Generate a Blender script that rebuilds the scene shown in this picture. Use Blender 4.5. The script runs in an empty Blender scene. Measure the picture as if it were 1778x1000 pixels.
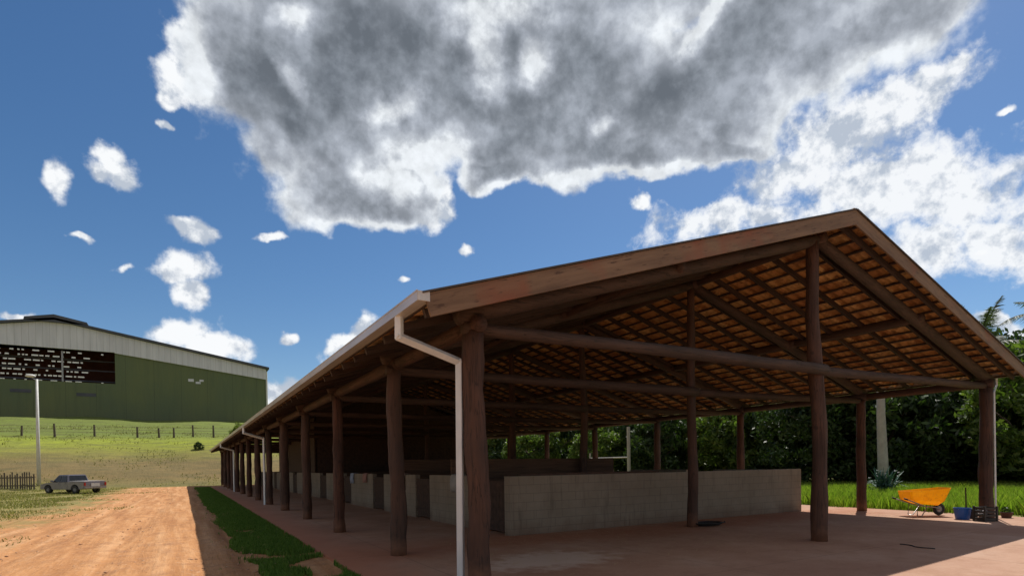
import bpy, bmesh, math, random
import numpy as np
from mathutils import Vector, Matrix, Euler, noise
random.seed(7); rng = np.random.default_rng(7)
sc = bpy.context.scene
COL = sc.collection
PI = math.pi

# ------------------------------------------------------------------ camera
CAMH = 1.65
YAW, ROLL, PITCH = 0.52347, -0.01563, -0.00997
FPX = 989.1
Fw = Vector((math.sin(YAW)*math.cos(PITCH), math.cos(YAW)*math.cos(PITCH), math.sin(PITCH)))
Rw = Vector((math.cos(YAW), -math.sin(YAW), 0)); Uw = Rw.cross(Fw)
Ri = Rw*math.cos(ROLL) + Uw*math.sin(ROLL); Ui = Uw*math.cos(ROLL) - Rw*math.sin(ROLL)
cam = bpy.data.cameras.new('camera'); camo = bpy.data.objects.new('camera', cam); COL.objects.link(camo)
m = Matrix((Ri, Ui, -Fw)).transposed().to_4x4(); m.translation = (0, 0, CAMH)
camo.matrix_world = m
cam.sensor_width = 36; cam.lens = 36*FPX/1778; cam.shift_y = 317.3/1778
cam.clip_start = .1; cam.clip_end = 3000
sc.camera = camo

# ------------------------------------------------------------------ light
SUN = Vector((.57, .30, 1)).normalized()
sun_el = math.asin(SUN.z); sun_az = math.atan2(SUN.x, SUN.y)
sl = bpy.data.lights.new('sun', 'SUN'); sl.energy = 4.8; sl.angle = math.radians(.5); sl.color = (1, .95, .87)
so = bpy.data.objects.new('sun', sl); COL.objects.link(so)
so.rotation_euler = SUN.to_track_quat('Z', 'Y').to_euler()
sc.view_settings.view_transform = 'Standard'; sc.view_settings.look = 'None'
sc.view_settings.exposure = 0.0; sc.view_settings.gamma = 1
sc.cycles.max_bounces = 7; sc.cycles.diffuse_bounces = 4; sc.cycles.transparent_max_bounces = 8

# ------------------------------------------------------------------ node helper
class NT:
    def __init__(s, nt): s.nt = nt; s.nt.nodes.clear()
    def n(s, t, **kw):
        nd = s.nt.nodes.new(t)
        ins = kw.pop('ins', {})
        for k, v in kw.items(): setattr(nd, k, v)
        for k, v in ins.items(): s.set(nd, k, v)
        return nd
    def set(s, nd, k, v):
        sock = nd.inputs[k]
        if isinstance(v, bpy.types.NodeSocket): s.nt.links.new(v, sock)
        elif isinstance(v, bpy.types.Node): s.nt.links.new(v.outputs[0], sock)
        else: sock.default_value = v
    def math(s, op, a, b=0.0, c=None, clamp=False):
        nd = s.n('ShaderNodeMath', operation=op, use_clamp=clamp); s.set(nd, 0, a); s.set(nd, 1, b)
        if c is not None: s.set(nd, 2, c)
        return nd.outputs[0]
    def vmath(s, op, a, b=None, scale=None):
        nd = s.n('ShaderNodeVectorMath', operation=op); s.set(nd, 0, a)
        if b is not None: s.set(nd, 1, b)
        if scale is not None: s.set(nd, 'Scale', scale)
        return nd.outputs['Value'] if op in ('LENGTH', 'DOT_PRODUCT') else nd.outputs[0]
    def noise(s, vec, scale, detail=3, rough=.55, color=False, dist=0):
        nd = s.n('ShaderNodeTexNoise', ins={'Vector': vec, 'Scale': scale, 'Detail': detail, 'Roughness': rough, 'Distortion': dist})
        return nd.outputs['Color'] if color else nd.outputs[0]
    def rng(s, v, a, b, c=0, d=1, smooth=False):
        nd = s.n('ShaderNodeMapRange', clamp=True, interpolation_type='SMOOTHSTEP' if smooth else 'LINEAR')
        for i, x in enumerate((v, a, b, c, d)): s.set(nd, i, x)
        return nd.outputs[0]
    def mix(s, f, a, b, mode='MIX'):
        nd = s.n('ShaderNodeMix', data_type='RGBA', blend_type=mode)
        s.set(nd, 0, f)
        for i, x in ((6, a), (7, b)):
            s.set(nd, i, (*x, 1) if isinstance(x, tuple) and len(x) == 3 else x)
        return nd.outputs[2]
    def ramp(s, f, stops):
        nd = s.n('ShaderNodeValToRGB'); s.set(nd, 0, f); r = nd.color_ramp
        while len(r.elements) < len(stops): r.elements.new(.5)
        for e, (p, c) in zip(r.elements, stops): e.position = p; e.color = (*c, 1)
        return nd.outputs[0]
    def bump(s, h, strength=.4, dist=.02):
        return s.n('ShaderNodeBump', ins={'Height': h, 'Strength': strength, 'Distance': dist}).outputs[0]
    def sep(s, v):
        nd = s.n('ShaderNodeSeparateXYZ'); s.set(nd, 0, v); return nd.outputs
    def comb(s, x, y, z):
        nd = s.n('ShaderNodeCombineXYZ'); s.set(nd, 0, x); s.set(nd, 1, y); s.set(nd, 2, z); return nd.outputs[0]

def mat(name, fn):
    mt = bpy.data.materials.new(name); mt.use_nodes = True; t = NT(mt.node_tree)
    out = t.n('ShaderNodeOutputMaterial'); b = t.n('ShaderNodeBsdfPrincipled')
    t.nt.links.new(b.outputs[0], out.inputs[0]); t.b = b; t.out = out
    fn(t); return mt
def obc(t): return t.n('ShaderNodeTexCoord').outputs['Object']
def geo(t): return t.n('ShaderNodeNewGeometry').outputs['Position']
def simple(name, c1, c2, scale=6, rough=.8, bump=.2, metal=0, detail=4, stretch=(1, 1, 1), bd=.01):
    def fn(t):
        v = t.vmath('MULTIPLY', obc(t), stretch)
        n1 = t.noise(v, scale, detail, .6)
        t.set(t.b, 'Base Color', t.ramp(n1, [(.3, c1), (.7, c2)]))
        t.set(t.b, 'Roughness', rough); t.set(t.b, 'Metallic', metal)
        if bump: t.set(t.b, 'Normal', t.bump(t.noise(v, scale*4, 3), bump, bd))
    return mat(name, fn)

# ------------------------------------------------------------------ world: sky with clouds
def pxdir(px, py):
    a, b = (px-889)/FPX, (817.3-py)/FPX
    return (Fw + Ri*a + Ui*b).normalized()
w = bpy.data.worlds.new('World'); sc.world = w; w.use_nodes = True
t = NT(w.node_tree)
out = t.n('ShaderNodeOutputWorld'); bg = t.n('ShaderNodeBackground')
t.nt.links.new(bg.outputs[0], out.inputs[0])
sky = t.n('ShaderNodeTexSky', sky_type='NISHITA', sun_disc=False, sun_elevation=sun_el, sun_rotation=sun_az,
          air_density=1.0, dust_density=.6, ozone_density=2.5, altitude=600)
skyc = t.n('ShaderNodeHueSaturation', ins={'Saturation': 1.22, 'Value': 1.0, 'Color': sky.outputs[0]}).outputs[0]
d = t.n('ShaderNodeTexCoord').outputs['Generated']
def cn(vec, sc_, det=4, r=.6): return t.noise(vec, sc_, det, r)
def warp(base, sc_, amp, det=3): return t.vmath('SCALE', t.vmath('SUBTRACT', t.noise(base, sc_, det, .55, True), (.5, .5, .5)), scale=amp)
wh = warp(d, 22, .045, 4)
dA_ = t.vmath('ADD', t.vmath('ADD', d, warp(d, 5, .16)), wh)
dC_ = t.vmath('ADD', t.vmath('ADD', d, warp(d, 9, .045)), t.vmath('SCALE', wh, scale=.7))
def blob(vec, px, py, rx, ry, ang=0):
    c = pxdir(px, py)
    right = (pxdir(px+5, py)-pxdir(px-5, py)); kx = right.length/10
    up = (pxdir(px, py-5)-pxdir(px, py+5)); ky = up.length/10
    right.normalize(); up = c.cross(right)*-1
    if up.dot(pxdir(px, py-5)-pxdir(px, py+5)) < 0: up = -up
    a = math.radians(ang)
    e1 = right*math.cos(a) + up*math.sin(a); e2 = -right*math.sin(a) + up*math.cos(a); e3 = e1.cross(e2)
    rot = Matrix((e1, e2, e3)).transposed().to_euler()
    mp = t.n('ShaderNodeMapping', vector_type='TEXTURE')
    k = math.sqrt(kx*ky)
    t.set(mp, 'Vector', vec); t.set(mp, 'Location', c); t.set(mp, 'Rotation', rot); t.set(mp, 'Scale', (rx*k, ry*k, .35))
    return t.math('SUBTRACT', 1.0, t.vmath('LENGTH', mp.outputs[0]))
def union(vec, lst, k=.15):
    cur = None
    for x in lst:
        x = blob(vec, *x); cur = x if cur is None else t.math('SMOOTH_MAX', cur, x, k)
    return cur
# heavy grey cloud mass
A = union(dA_, [
    (490, 70, 180, 170, 0), (445, 110, 80, 120, 0), (640, 150, 280, 200, 0), (600, 250, 150, 125, -20), (630, 362, 140, 70, 5), (700, 330, 80, 50, 20),
    (900, 100, 380, 200, 0), (980, 235, 250, 95, 0), (1200, 190, 240, 115, 10), (1340, 90, 320, 150, 28),
    (1000, -120, 700, 200, 0), (1490, 50, 200, 80, 35), (880, 300, 90, 48, 0), (1130, 275, 150, 50, 5), (1280, 240, 90, 45, 10)], .10)
# bright thin clouds, streaky
B = union(dA_, [
    (1430, 270, 200, 80, 30), (1560, 170, 190, 62, 42), (1640, 90, 100, 34, 55), (1500, 340, 180, 80, 20), (1650, 320, 180, 95, 0),
    (1640, 410, 130, 60, 10), (1260, 392, 150, 42, 12), (1760, 370, 120, 90, -30),
    (1740, 550, 100, 24, 0), (1760, 600, 100, 30, 0)], .08)
# small fair-weather puffs
Cc = union(dC_, [
    (335, 60, 53, 72, 0), (330, 130, 55, 53, 25), (312, 160, 39, 24, 25), (193, 275, 30, 31, 0), (205, 312, 46, 41, 0), (98, 320, 30, 36, -20),
    (350, 395, 41, 36, 0), (318, 385, 41, 24, -10), (315, 464, 78, 36, 5), (330, 515, 39, 36, 0), (310, 575, 69, 41, 0), (370, 600, 69, 31, -12), (212, 464, 28, 12, 0), (285, 216, 15, 13, 0),
    (1110, 347, 23, 17, 0), (808, 431, 15, 16, 0), (702, 488, 14, 11, 0), (497, 588, 16, 17, 0), (768, 355, 32, 48, 20),
    (610, 590, 80, 24, 35), (20, 548, 41, 13, 0), (490, 690, 51, 31, 30), (475, 406, 30, 11, 0), (1712, 434, 23, 11, 0),
    (125, 408, 34, 10, -20), (1740, 200, 21, 11, 30), (1440, 400, 46, 12, 20)], .03)
L = union(dC_, [
    (335, 100, 50, 90, 0), (505, 135, 34, 44, 20), (512, 30, 46, 30, 0), (690, 190, 70, 30, 20), (770, 290, 110, 70, -20), (690, 320, 90, 60, 0),
    (1045, 210, 34, 42, 0), (925, 110, 50, 60, 0), (840, 90, 50, 100, 10), (1240, 30, 110, 24, 45), (640, 410, 120, 40, 0), (890, 335, 110, 34, 0),
    (1060, 305, 190, 26, 0), (860, 20, 120, 50, 0)], .12)
f1 = cn(d, 9, 6, .58); f2 = cn(d, 26, 5, .6)
vo = t.n('ShaderNodeTexVoronoi', feature='SMOOTH_F1', ins={'Vector': t.vmath('ADD', d, warp(d, 18, .04)), 'Scale': 17, 'Smoothness': .5}).outputs[0]
fb = t.math('ADD', t.math('MULTIPLY', t.math('SUBTRACT', f1, .5), 1.0), t.math('ADD', t.math('MULTIPLY', t.math('SUBTRACT', f2, .5), .6), t.math('MULTIPLY', t.math('SUBTRACT', .45, vo), .35)))
fs = t.math('ADD', t.math('MULTIPLY', t.math('SUBTRACT', cn(dA_, 8.5, 7, .66), .5), 1.9), t.math('MULTIPLY', t.math('SUBTRACT', f2, .5), 1.3))
dA = t.math('ADD', A, t.math('MULTIPLY', fb, .55))
dB = t.math('ADD', B, t.math('MULTIPLY', fs, .95))
dC = t.math('ADD', Cc, t.math('MULTIPLY', fb, 1.7))
aA = t.rng(dA, -.06, .20, smooth=True); aB = t.rng(dB, -.05, .55, smooth=True); aC = t.rng(dC, .04, .55, smooth=True)
so3 = tuple(SUN*.035); so1 = tuple(SUN*.014)
rel = t.math('SUBTRACT', cn(d, 7, 4, .5), cn(t.vmath('ADD', d, so3), 7, 4, .5))
rel2 = t.math('SUBTRACT', f2, cn(t.vmath('ADD', d, so1), 26, 5, .6))
rv = t.math('ADD', rel, t.math('MULTIPLY', rel2, .35))
thick = t.rng(t.math('ADD', dA, t.math('MULTIPLY', t.math('SUBTRACT', f1, .5), -.55)), .0, .58)
low = t.rng(cn(t.vmath('ADD', dA_, (3.3, 1.2, 0)), 5.0, 4, .5), .32, .68, -.22, .26)
Lm = t.math('MULTIPLY', t.rng(t.math('ADD', L, t.math('MULTIPLY', fb, .7)), -.15, .9, smooth=True), .62)
dark = t.math('SUBTRACT', t.math('ADD', t.math('MULTIPLY', thick, .62), t.math('ADD', low, t.math('MULTIPLY', t.math('SUBTRACT', .5, f1), .55))), t.math('ADD', Lm, t.math('MULTIPLY', rv, 1.5)), clamp=True)
grey = t.ramp(dark, [(0, (.80, .84, .88)), (.22, (.55, .59, .65)), (.45, (.38, .415, .475)), (.72, (.26, .29, .335)), (1.0, (.165, .19, .225))])
grey = t.vmath('SCALE', grey, scale=t.rng(t.math('ADD', t.math('ADD', rel, rel2), t.math('MULTIPLY', t.math('SUBTRACT', f1, .5), .5)), -.20, .20, .84, 1.12))
white = t.mix(t.rng(t.math('ADD', t.math('MULTIPLY', rel, 1.3), rel2), -.14, .06), (.50, .56, .65), (.95, .97, .99))
c1 = t.mix(aC, t.vmath('SCALE', skyc, scale=.094), white)
c2 = t.mix(t.math('MULTIPLY', aB, .95), c1, white)
c3 = t.mix(aA, c2, grey)
# unseen broken cloud added outside the view to warm and lift the ambient light
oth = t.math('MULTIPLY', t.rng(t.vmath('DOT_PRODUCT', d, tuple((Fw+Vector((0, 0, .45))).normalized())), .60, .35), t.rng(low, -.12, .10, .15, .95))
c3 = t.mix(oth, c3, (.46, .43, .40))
# nothing but pale ground haze below the horizon
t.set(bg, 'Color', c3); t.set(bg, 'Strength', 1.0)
w.cycles.sampling_method = 'MANUAL'; w.cycles.sample_map_resolution = 1024

# ------------------------------------------------------------------ object helpers
def tag(o, label=None, cat=None, group=None, kind=None):
    if label: o['label'] = label
    if cat: o['category'] = cat
    if group: o['group'] = group
    if kind: o['kind'] = kind
    return o
def empty(name, loc, label, cat, group=None, rz=0):
    o = bpy.data.objects.new(name, None); COL.objects.link(o); o.location = loc; o.rotation_euler = (0, 0, rz)
    o.empty_display_size = .2
    return tag(o, label, cat, group)
def addme(name, me, m, parent=None, smooth=False):
    if m is not None and not me.materials: me.materials.append(m)
    if smooth: me.shade_smooth()
    o = bpy.data.objects.new(name, me); COL.objects.link(o)
    if parent is not None: o.parent = parent
    return o
class MB:
    """collects shapes in local coordinates and links them as one mesh"""
    def __init__(s): s.v = []; s.f = []; s.mi = []
    def add(s, vs, fs, mi=0):
        k = len(s.v); s.v += [tuple(v) for v in vs]; s.f += [tuple(i+k for i in f) for f in fs]; s.mi += [mi]*len(fs)
        return s
    def box(s, a, b, mi=0, M=None, bev=0):
        (x0, y0, z0), (x1, y1, z1) = a, b
        vs = [Vector(p) for p in ((x0,y0,z0),(x1,y0,z0),(x1,y1,z0),(x0,y1,z0),(x0,y0,z1),(x1,y0,z1),(x1,y1,z1),(x0,y1,z1))]
        if M is not None: vs = [M @ p for p in vs]
        return s.add(vs, [(0,3,2,1),(4,5,6,7),(0,1,5,4),(1,2,6,5),(2,3,7,6),(3,0,4,7)], mi)
    def tube(s, pts, rad, n=10, caps=True, mi=0, wob=0, seed=0, lump=0):
        pts = [Vector(p) for p in pts]; N = len(pts)
        if not hasattr(rad, '__len__'): rad = [rad]*N
        T0 = (pts[-1]-pts[0]).normalized()
        ref = Vector((0, 0, 1)) if abs(T0.z) < .9 else Vector((0, 1, 0))
        vs = []; fs = []
        for i, p in enumerate(pts):
            T = (pts[min(i+1, N-1)]-pts[max(i-1, 0)]).normalized()
            a = T.cross(ref).normalized(); b = T.cross(a)
            for k in range(n):
                th = 2*PI*k/n; r = rad[i]
                if lump: r *= 1 + lump*noise.noise(Vector((math.cos(th)*1.3+seed, math.sin(th)*1.3, i*.45+seed*3)))
                vs.append(p + (a*math.cos(th)+b*math.sin(th))*r)
        for i in range(N-1):
            for k in range(n):
                fs.append((i*n+k, i*n+(k+1) % n, (i+1)*n+(k+1) % n, (i+1)*n+k))
        if caps: fs.append(tuple(range(n))[::-1]); fs.append(tuple((N-1)*n+k for k in range(n)))
        return s.add(vs, fs, mi)
    def lathe(s, prof, n=20, c=(0, 0, 0), mi=0, M=None):
        vs = []; fs = []
        for r, z in prof:
            for k in range(n):
                th = 2*PI*k/n; p = Vector((c[0]+r*math.cos(th), c[1]+r*math.sin(th), c[2]+z)); vs.append(M @ p if M else p)
        for i in range(len(prof)-1):
            for k in range(n): fs.append((i*n+k, i*n+(k+1) % n, (i+1)*n+(k+1) % n, (i+1)*n+k))
        return s.add(vs, fs, mi)
    def prism(s, outline, y0, y1, mi=0, M=None):
        """outline in x,z extruded along y"""
        n = len(outline)
        vs = [Vector((x, y0, z)) for x, z in outline] + [Vector((x, y1, z)) for x, z in outline]
        if M is not None: vs = [M @ p for p in vs]
        return s.add(vs, [tuple(range(n)), tuple(range(2*n-1, n-1, -1))] + [(i, i+n, (i+1) % n+n, (i+1) % n) for i in range(n)], mi)
    def build(s, name, m, parent=None, smooth=False, bevel=0, mats=None):
        me = bpy.data.meshes.new(name); me.from_pydata(s.v, [], s.f)
        bm = bmesh.new(); bm.from_mesh(me); bmesh.ops.recalc_face_normals(bm, faces=bm.faces)
        if bevel: bmesh.ops.bevel(bm, geom=[e for e in bm.edges if len(e.link_faces) == 2 and e.calc_face_angle(0) > .5], offset=bevel, segments=2, affect='EDGES', clamp_overlap=True)
        bm.to_mesh(me); bm.free()
        if mats:
            for q in mats: me.materials.append(q)
            if not bevel: me.polygons.foreach_set('material_index', s.mi)
        return addme(name, me, m, parent, smooth)
def log(p0, p1, r0, r1, name, m, parent, seed=0, n=14, seg=10, sag=0, lump=.10, bend=.03):
    p0, p1 = Vector(p0), Vector(p1); pts = []; rs = []
    for i in range(seg+1):
        f = i/seg; p = p0.lerp(p1, f)
        p += Vector((noise.noise(Vector((f*1.7+seed, 0, 0))), noise.noise(Vector((0, f*1.7+seed, 9))), 0))*bend*math.sin(PI*f)
        p.z -= sag*math.sin(PI*f)
        pts.append(p); rs.append(r0+(r1-r0)*f)
    return MB().tube(pts, rs, n, lump=lump, seed=seed).build(name, m, parent, smooth=True)
def npmesh(name, V, F, m, parent=None, smooth=False):
    me = bpy.data.meshes.new(name); k = F.shape[1]
    me.vertices.add(len(V)); me.vertices.foreach_set('co', V.astype(np.float32).ravel())
    me.loops.add(F.size); me.loops.foreach_set('vertex_index', F.astype(np.int32).ravel())
    me.polygons.add(len(F)); me.polygons.foreach_set('loop_start', np.arange(len(F), dtype=np.int32)*k)
    me.update(calc_edges=True); me.validate()
    return addme(name, me, m, parent, smooth)

# ------------------------------------------------------------------ materials
def wood_fn(dark, lightc, vs=(1, 1, .12), rough=.75):
    def fn(t):
        v = obc(t); v2 = t.vmath('MULTIPLY', v, vs)
        n1 = t.noise(v2, 9, 5, .65); n2 = t.noise(v, 1.1, 3, .5); n3 = t.noise(v2, 34, 3, .6)
        c = t.ramp(n1, [(.28, dark), (.72, lightc)])
        c = t.mix(t.rng(n2, .4, .75), c, tuple(x*.55 for x in dark))
        c = t.mix(t.rng(n3, .62, .70), c, tuple(x*.35 for x in dark))
        # long drying cracks and knots
        n4 = t.noise(t.vmath('MULTIPLY', v, tuple(x*(1 if x == 1 else .5) for x in vs)), 16, 2, .5, dist=.4)
        crack = t.rng(t.math('ABSOLUTE', t.math('SUBTRACT', n4, .5)), .006, .022, 1, 0)
        vk = t.n('ShaderNodeTexVoronoi', ins={'Vector': v, 'Scale': 2.6}).outputs[0]
        knot = t.rng(vk, .07, .12, 1, 0)
        c = t.mix(t.math('MULTIPLY', t.math('MAXIMUM', crack, knot), .75), c, tuple(x*.25 for x in dark))
        rnd = t.n('ShaderNodeObjectInfo').outputs['Random']
        c = t.mix(t.rng(rnd, 0, 1, 0, .45), c, t.mix(n1, (.045, .034, .028), (.10, .078, .062)))
        if vs[2] < 1:   # soil splashed on the feet of the posts
            z = t.math('ADD', t.sep(geo(t))[2], t.math('MULTIPLY', t.math('SUBTRACT', t.noise(v, 6, 4, .6), .5), .5))
            c = t.mix(t.rng(z, .08, .42, .75, 0), c, (.24, .115, .065))
        t.set(t.b, 'Base Color', c); t.set(t.b, 'Roughness', rough)
        h = t.math('SUBTRACT', t.math('ADD', n1, t.math('MULTIPLY', n3, .6)), t.math('MULTIPLY', crack, 1.2))
        t.set(t.b, 'Normal', t.bump(h, .6, .018))
    return fn
M_post = mat('treated_log', wood_fn((.060, .024, .015), (.125, .052, .030)))
M_beamx = mat('treated_beam_cross', wood_fn((.045, .022, .015), (.090, .046, .032), (.12, 1, 1)))
M_beamy = mat('treated_beam_long', wood_fn((.050, .022, .014), (.105, .050, .032), (1, .12, 1)))
M_raft = mat('sawn_rafter', wood_fn((.030, .013, .008), (.065, .030, .018), (.12, 1, 1)))
def fascia_fn(t):
    v = obc(t); v2 = t.vmath('MULTIPLY', v, (.10, 1, 1.0))
    n1 = t.noise(v2, 8, 5, .65); n2 = t.noise(v, .9, 3, .5); n3 = t.noise(v2, 40, 3, .6)
    c = t.ramp(n1, [(.25, (.12, .075, .046)), (.75, (.26, .175, .11))])
    c = t.mix(t.rng(n2, .55, .72), c, (.24, .085, .045)); c = t.mix(t.rng(n3, .6, .68), c, (.08, .045, .028))
    t.set(t.b, 'Base Color', c); t.set(t.b, 'Roughness', .7); t.set(t.b, 'Normal', t.bump(n1, .4, .01))
M_fascia = mat('weathered_bargeboard', fascia_fn)
TW, TC = .235, .37
def tile_fn(t):
    v = obc(t); s = t.sep(v)
    ix = t.math('FLOOR', t.math('DIVIDE', s[0], TC)); iy = t.math('FLOOR', t.math('DIVIDE', s[1], TW))
    wn = t.n('ShaderNodeTexWhiteNoise', noise_dimensions='3D'); t.set(wn, 'Vector', t.comb(ix, iy, 0))
    n1 = t.noise(v, 5, 4, .6); n2 = t.noise(v, .5, 3, .5)
    c = t.ramp(wn.outputs[0], [(0, (.42, .20, .075)), (.5, (.60, .33, .12)), (1, (.80, .54, .24))])
    c = t.mix(t.rng(n1, .5, .75), c, (.20, .080, .040)); c = t.mix(t.rng(n2, .5, .7, 0, .5), c, (.24, .12, .065))
    t.set(t.b, 'Base Color', c); t.set(t.b, 'Roughness', .85); t.set(t.b, 'Normal', t.bump(n1, .3, .01))
M_tile = mat('clay_tile', tile_fn)
M_galv = simple('galvanised_gutter', (.50, .50, .47), (.70, .69, .66), 3, .35, .1, .3, stretch=(3, .3, 3))
M_flash = simple('dark_flashing', (.05, .048, .045), (.11, .10, .095), 4, .6, .1, .2)
M_pvc = simple('painted_downpipe', (.62, .68, .72), (.78, .85, .88), 5, .4, .12, .1, stretch=(1, 1, .4))
def wall_fn(t):
    v = obc(t); s = t.sep(v)
    n1 = t.noise(v, 1.3, 4, .6); n2 = t.noise(v, 9, 4, .6); n3 = t.noise(t.vmath('MULTIPLY', v, (3, 3, .35)), 3, 4, .6)
    c = t.ramp(n1, [(.3, (.235, .20, .15)), (.7, (.31, .27, .21))])
    c = t.mix(t.rng(n3, .55, .75, 0, .55), c, (.11, .09, .07))
    c = t.mix(t.math('MULTIPLY', t.rng(t.math('ADD', s[2], t.math('MULTIPLY', n1, .5)), .15, .62, 1, 0), .65), c, (.16, .078, .048))
    bx = t.n('ShaderNodeTexBrick', ins={'Scale': 1.0, 'Mortar Size': .008, 'Brick Width': .40, 'Row Height': .20, 'Color1': (0, 0, 0, 1), 'Color2': (0, 0, 0, 1), 'Mortar': (1, 1, 1, 1)})
    t.set(bx, 'Vector', t.comb(t.math('ADD', s[0], s[1]), s[2], 0))
    c = t.mix(t.math('MULTIPLY', bx.outputs['Fac'], .35), c, (.10, .09, .075))
    t.set(t.b, 'Base Color', c); t.set(t.b, 'Roughness', .92)
    t.set(t.b, 'Normal', t.bump(t.math('SUBTRACT', n2, t.math('MULTIPLY', bx.outputs['Fac'], .8)), .35, .012))
M_wall = mat('rendered_block_wall', wall_fn)
M_cap = simple('dark_timber', (.035, .020, .014), (.08, .045, .030), 7, .8, .3)
M_board = simple('stall_boards', (.06, .032, .02), (.15, .085, .05), 5, .8, .3, stretch=(.2, .2, 3))

def ground_fn(t):
    p = geo(t); s = t.sep(p)
    n1 = t.noise(p, .35, 6, .65); n2 = t.noise(p, 2.2, 5, .65); n3 = t.noise(p, 14, 5, .6); n4 = t.noise(p, .07, 4, .6)
    st = t.noise(t.vmath('MULTIPLY', p, (1.4, .10, 1)), 2.2, 5, .62)
    # red dirt
    dirt = t.ramp(st, [(.30, (.37, .165, .065)), (.50, (.51, .25, .105)), (.72, (.66, .38, .195))])
    dirt = t.mix(t.rng(n2, .48, .72, 0, .65), dirt, (.30, .145, .075))
    dirt = t.mix(t.rng(n3, .55, .75, 0, .5), dirt, (.66, .46, .31))
    # sparse field grass
    gr = t.ramp(n2, [(.3, (.17, .18, .05)), (.55, (.26, .23, .08)), (.8, (.42, .30, .15))])
    gr = t.mix(t.rng(n3, .4, .7, 0, .6), gr, (.07, .10, .025))
    edge = t.math('ADD', t.math('MULTIPLY', s[1], -.02), -3.0)      # road's left edge leans out with distance
    wob = t.math('ADD', t.math('MULTIPLY', t.math('SUBTRACT', n1, .5), 7.0), t.math('MULTIPLY', t.math('SUBTRACT', n2, .5), 3.2))
    gl = t.math('MULTIPLY', t.rng(t.math('ADD', t.math('SUBTRACT', edge, s[0]), wob), -.3, 1.4), t.rng(t.math('ADD', s[1], t.math('MULTIPLY', wob, 3)), 14, 34))
    gl = t.math('MULTIPLY', gl, t.rng(n2, .34, .5, .45, 1))
    grr = t.rng(t.math('ADD', s[0], t.math('MULTIPLY', wob, .05)), 19.5, 19.8)
    far = t.rng(t.math('ADD', s[1], t.math('MULTIPLY', wob, .3)), 62.5, 64)
    g = t.math('MAXIMUM', t.math('MAXIMUM', gl, grr), far)
    c = t.mix(g, dirt, gr)
    # embankment: brown dry slope, bright green shoulder, deeper green above
    zz = t.math('ADD', s[2], t.math('MULTIPLY', t.math('SUBTRACT', n4, .5), 2.2))
    zz = t.math('ADD', zz, t.math('MULTIPLY', t.math('SUBTRACT', n1, .5), 1.2))
    hg = t.ramp(t.rng(zz, 0, 11), [(.0, (.20, .18, .055)), (.10, (.22, .155, .066)), (.24, (.21, .155, .066)), (.40, (.26, .28, .038)), (.50, (.29, .34, .035)), (.60, (.16, .21, .04)), (.9, (.17, .22, .045))])
    hn = t.noise(t.vmath('MULTIPLY', p, (.35, 1, 2.2)), 1.1, 5, .65)
    hg = t.mix(t.rng(hn, .35, .65, .0, .6), hg, (.10, .095, .045)); hg = t.mix(t.rng(n2, .6, .75, 0, .4), hg, (.30, .25, .10))
    c = t.mix(far, c, hg)
    t.set(t.b, 'Base Color', c); t.set(t.b, 'Roughness', .95)
    h = t.math('ADD', t.math('MULTIPLY', n3, .5), t.math('ADD', t.math('MULTIPLY', st, 1.6), n2))
    t.set(t.b, 'Normal', t.bump(h, .9, .05)); t.set(t.b, 'Specular IOR Level', .2)
M_ground = mat('red_dirt_and_grass', ground_fn)
def slab_fn(t):
    p = geo(t); s = t.sep(p)
    n1 = t.noise(p, .5, 5, .6); n2 = t.noise(p, 3, 5, .65); n3 = t.noise(p, 22, 4, .6)
    c = t.ramp(n1, [(.3, (.36, .19, .122)), (.55, (.44, .26, .175)), (.75, (.49, .325, .24))])
    c = t.mix(t.rng(n2, .5, .75, 0, .55), c, (.30, .17, .11)); c = t.mix(t.rng(n3, .5, .8, 0, .3), c, (.60, .42, .32))
    # pale dried spill near the first post
    q = t.vmath('MULTIPLY', t.vmath('SUBTRACT', p, (5.3, 8.0, 0)), (.75, 1.1, 0))
    r = t.math('ADD', t.vmath('LENGTH', q), t.math('MULTIPLY', t.math('SUBTRACT', n2, .5), 1.6))
    c = t.mix(t.rng(r, .55, 1.05, .7, 0), c, (.66, .53, .43))
    # red soil walked in along the stalls
    e = t.math('ABSOLUTE', t.math('SUBTRACT', s[1], 10.5)); e = t.math('ADD', e, t.math('MULTIPLY', t.math('SUBTRACT', n1, .5), 2))
    c = t.mix(t.math('MULTIPLY', t.rng(e, .3, 1.6, 1, 0), .6), c, (.40, .15, .075))
    e2 = t.math('ADD', t.math('SUBTRACT', s[0], 2.25), t.math('MULTIPLY', t.math('SUBTRACT', n2, .5), .9))
    c = t.mix(t.rng(e2, .1, 1.1, .75, 0), c, (.48, .19, .10))
    # joints
    jx = t.math('ABSOLUTE', t.math('SUBTRACT', t.math('FRACT', t.math('DIVIDE', t.math('SUBTRACT', s[0], 3.38), 3.78)), .5))
    jy = t.math('ABSOLUTE', t.math('SUBTRACT', t.math('FRACT', t.math('DIVIDE', t.math('SUBTRACT', s[1], 5.68), 4.46)), .5))
    j = t.math('MAXIMUM', t.rng(jx, .4975, .4995), t.rng(jy, .498, .4995))
    c = t.mix(t.math('MULTIPLY', j, .7), c, (.12, .07, .05))
    t.set(t.b, 'Base Color', c); t.set(t.b, 'Roughness', t.rng(n2, .3, .7, .75, .95)); t.set(t.b, 'Specular IOR Level', .25)
    t.set(t.b, 'Normal', t.bump(t.math('SUBTRACT', t.math('ADD', n3, n2), t.math('MULTIPLY', j, 2)), .35, .008))
M_slab = mat('dusty_concrete', slab_fn)
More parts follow.
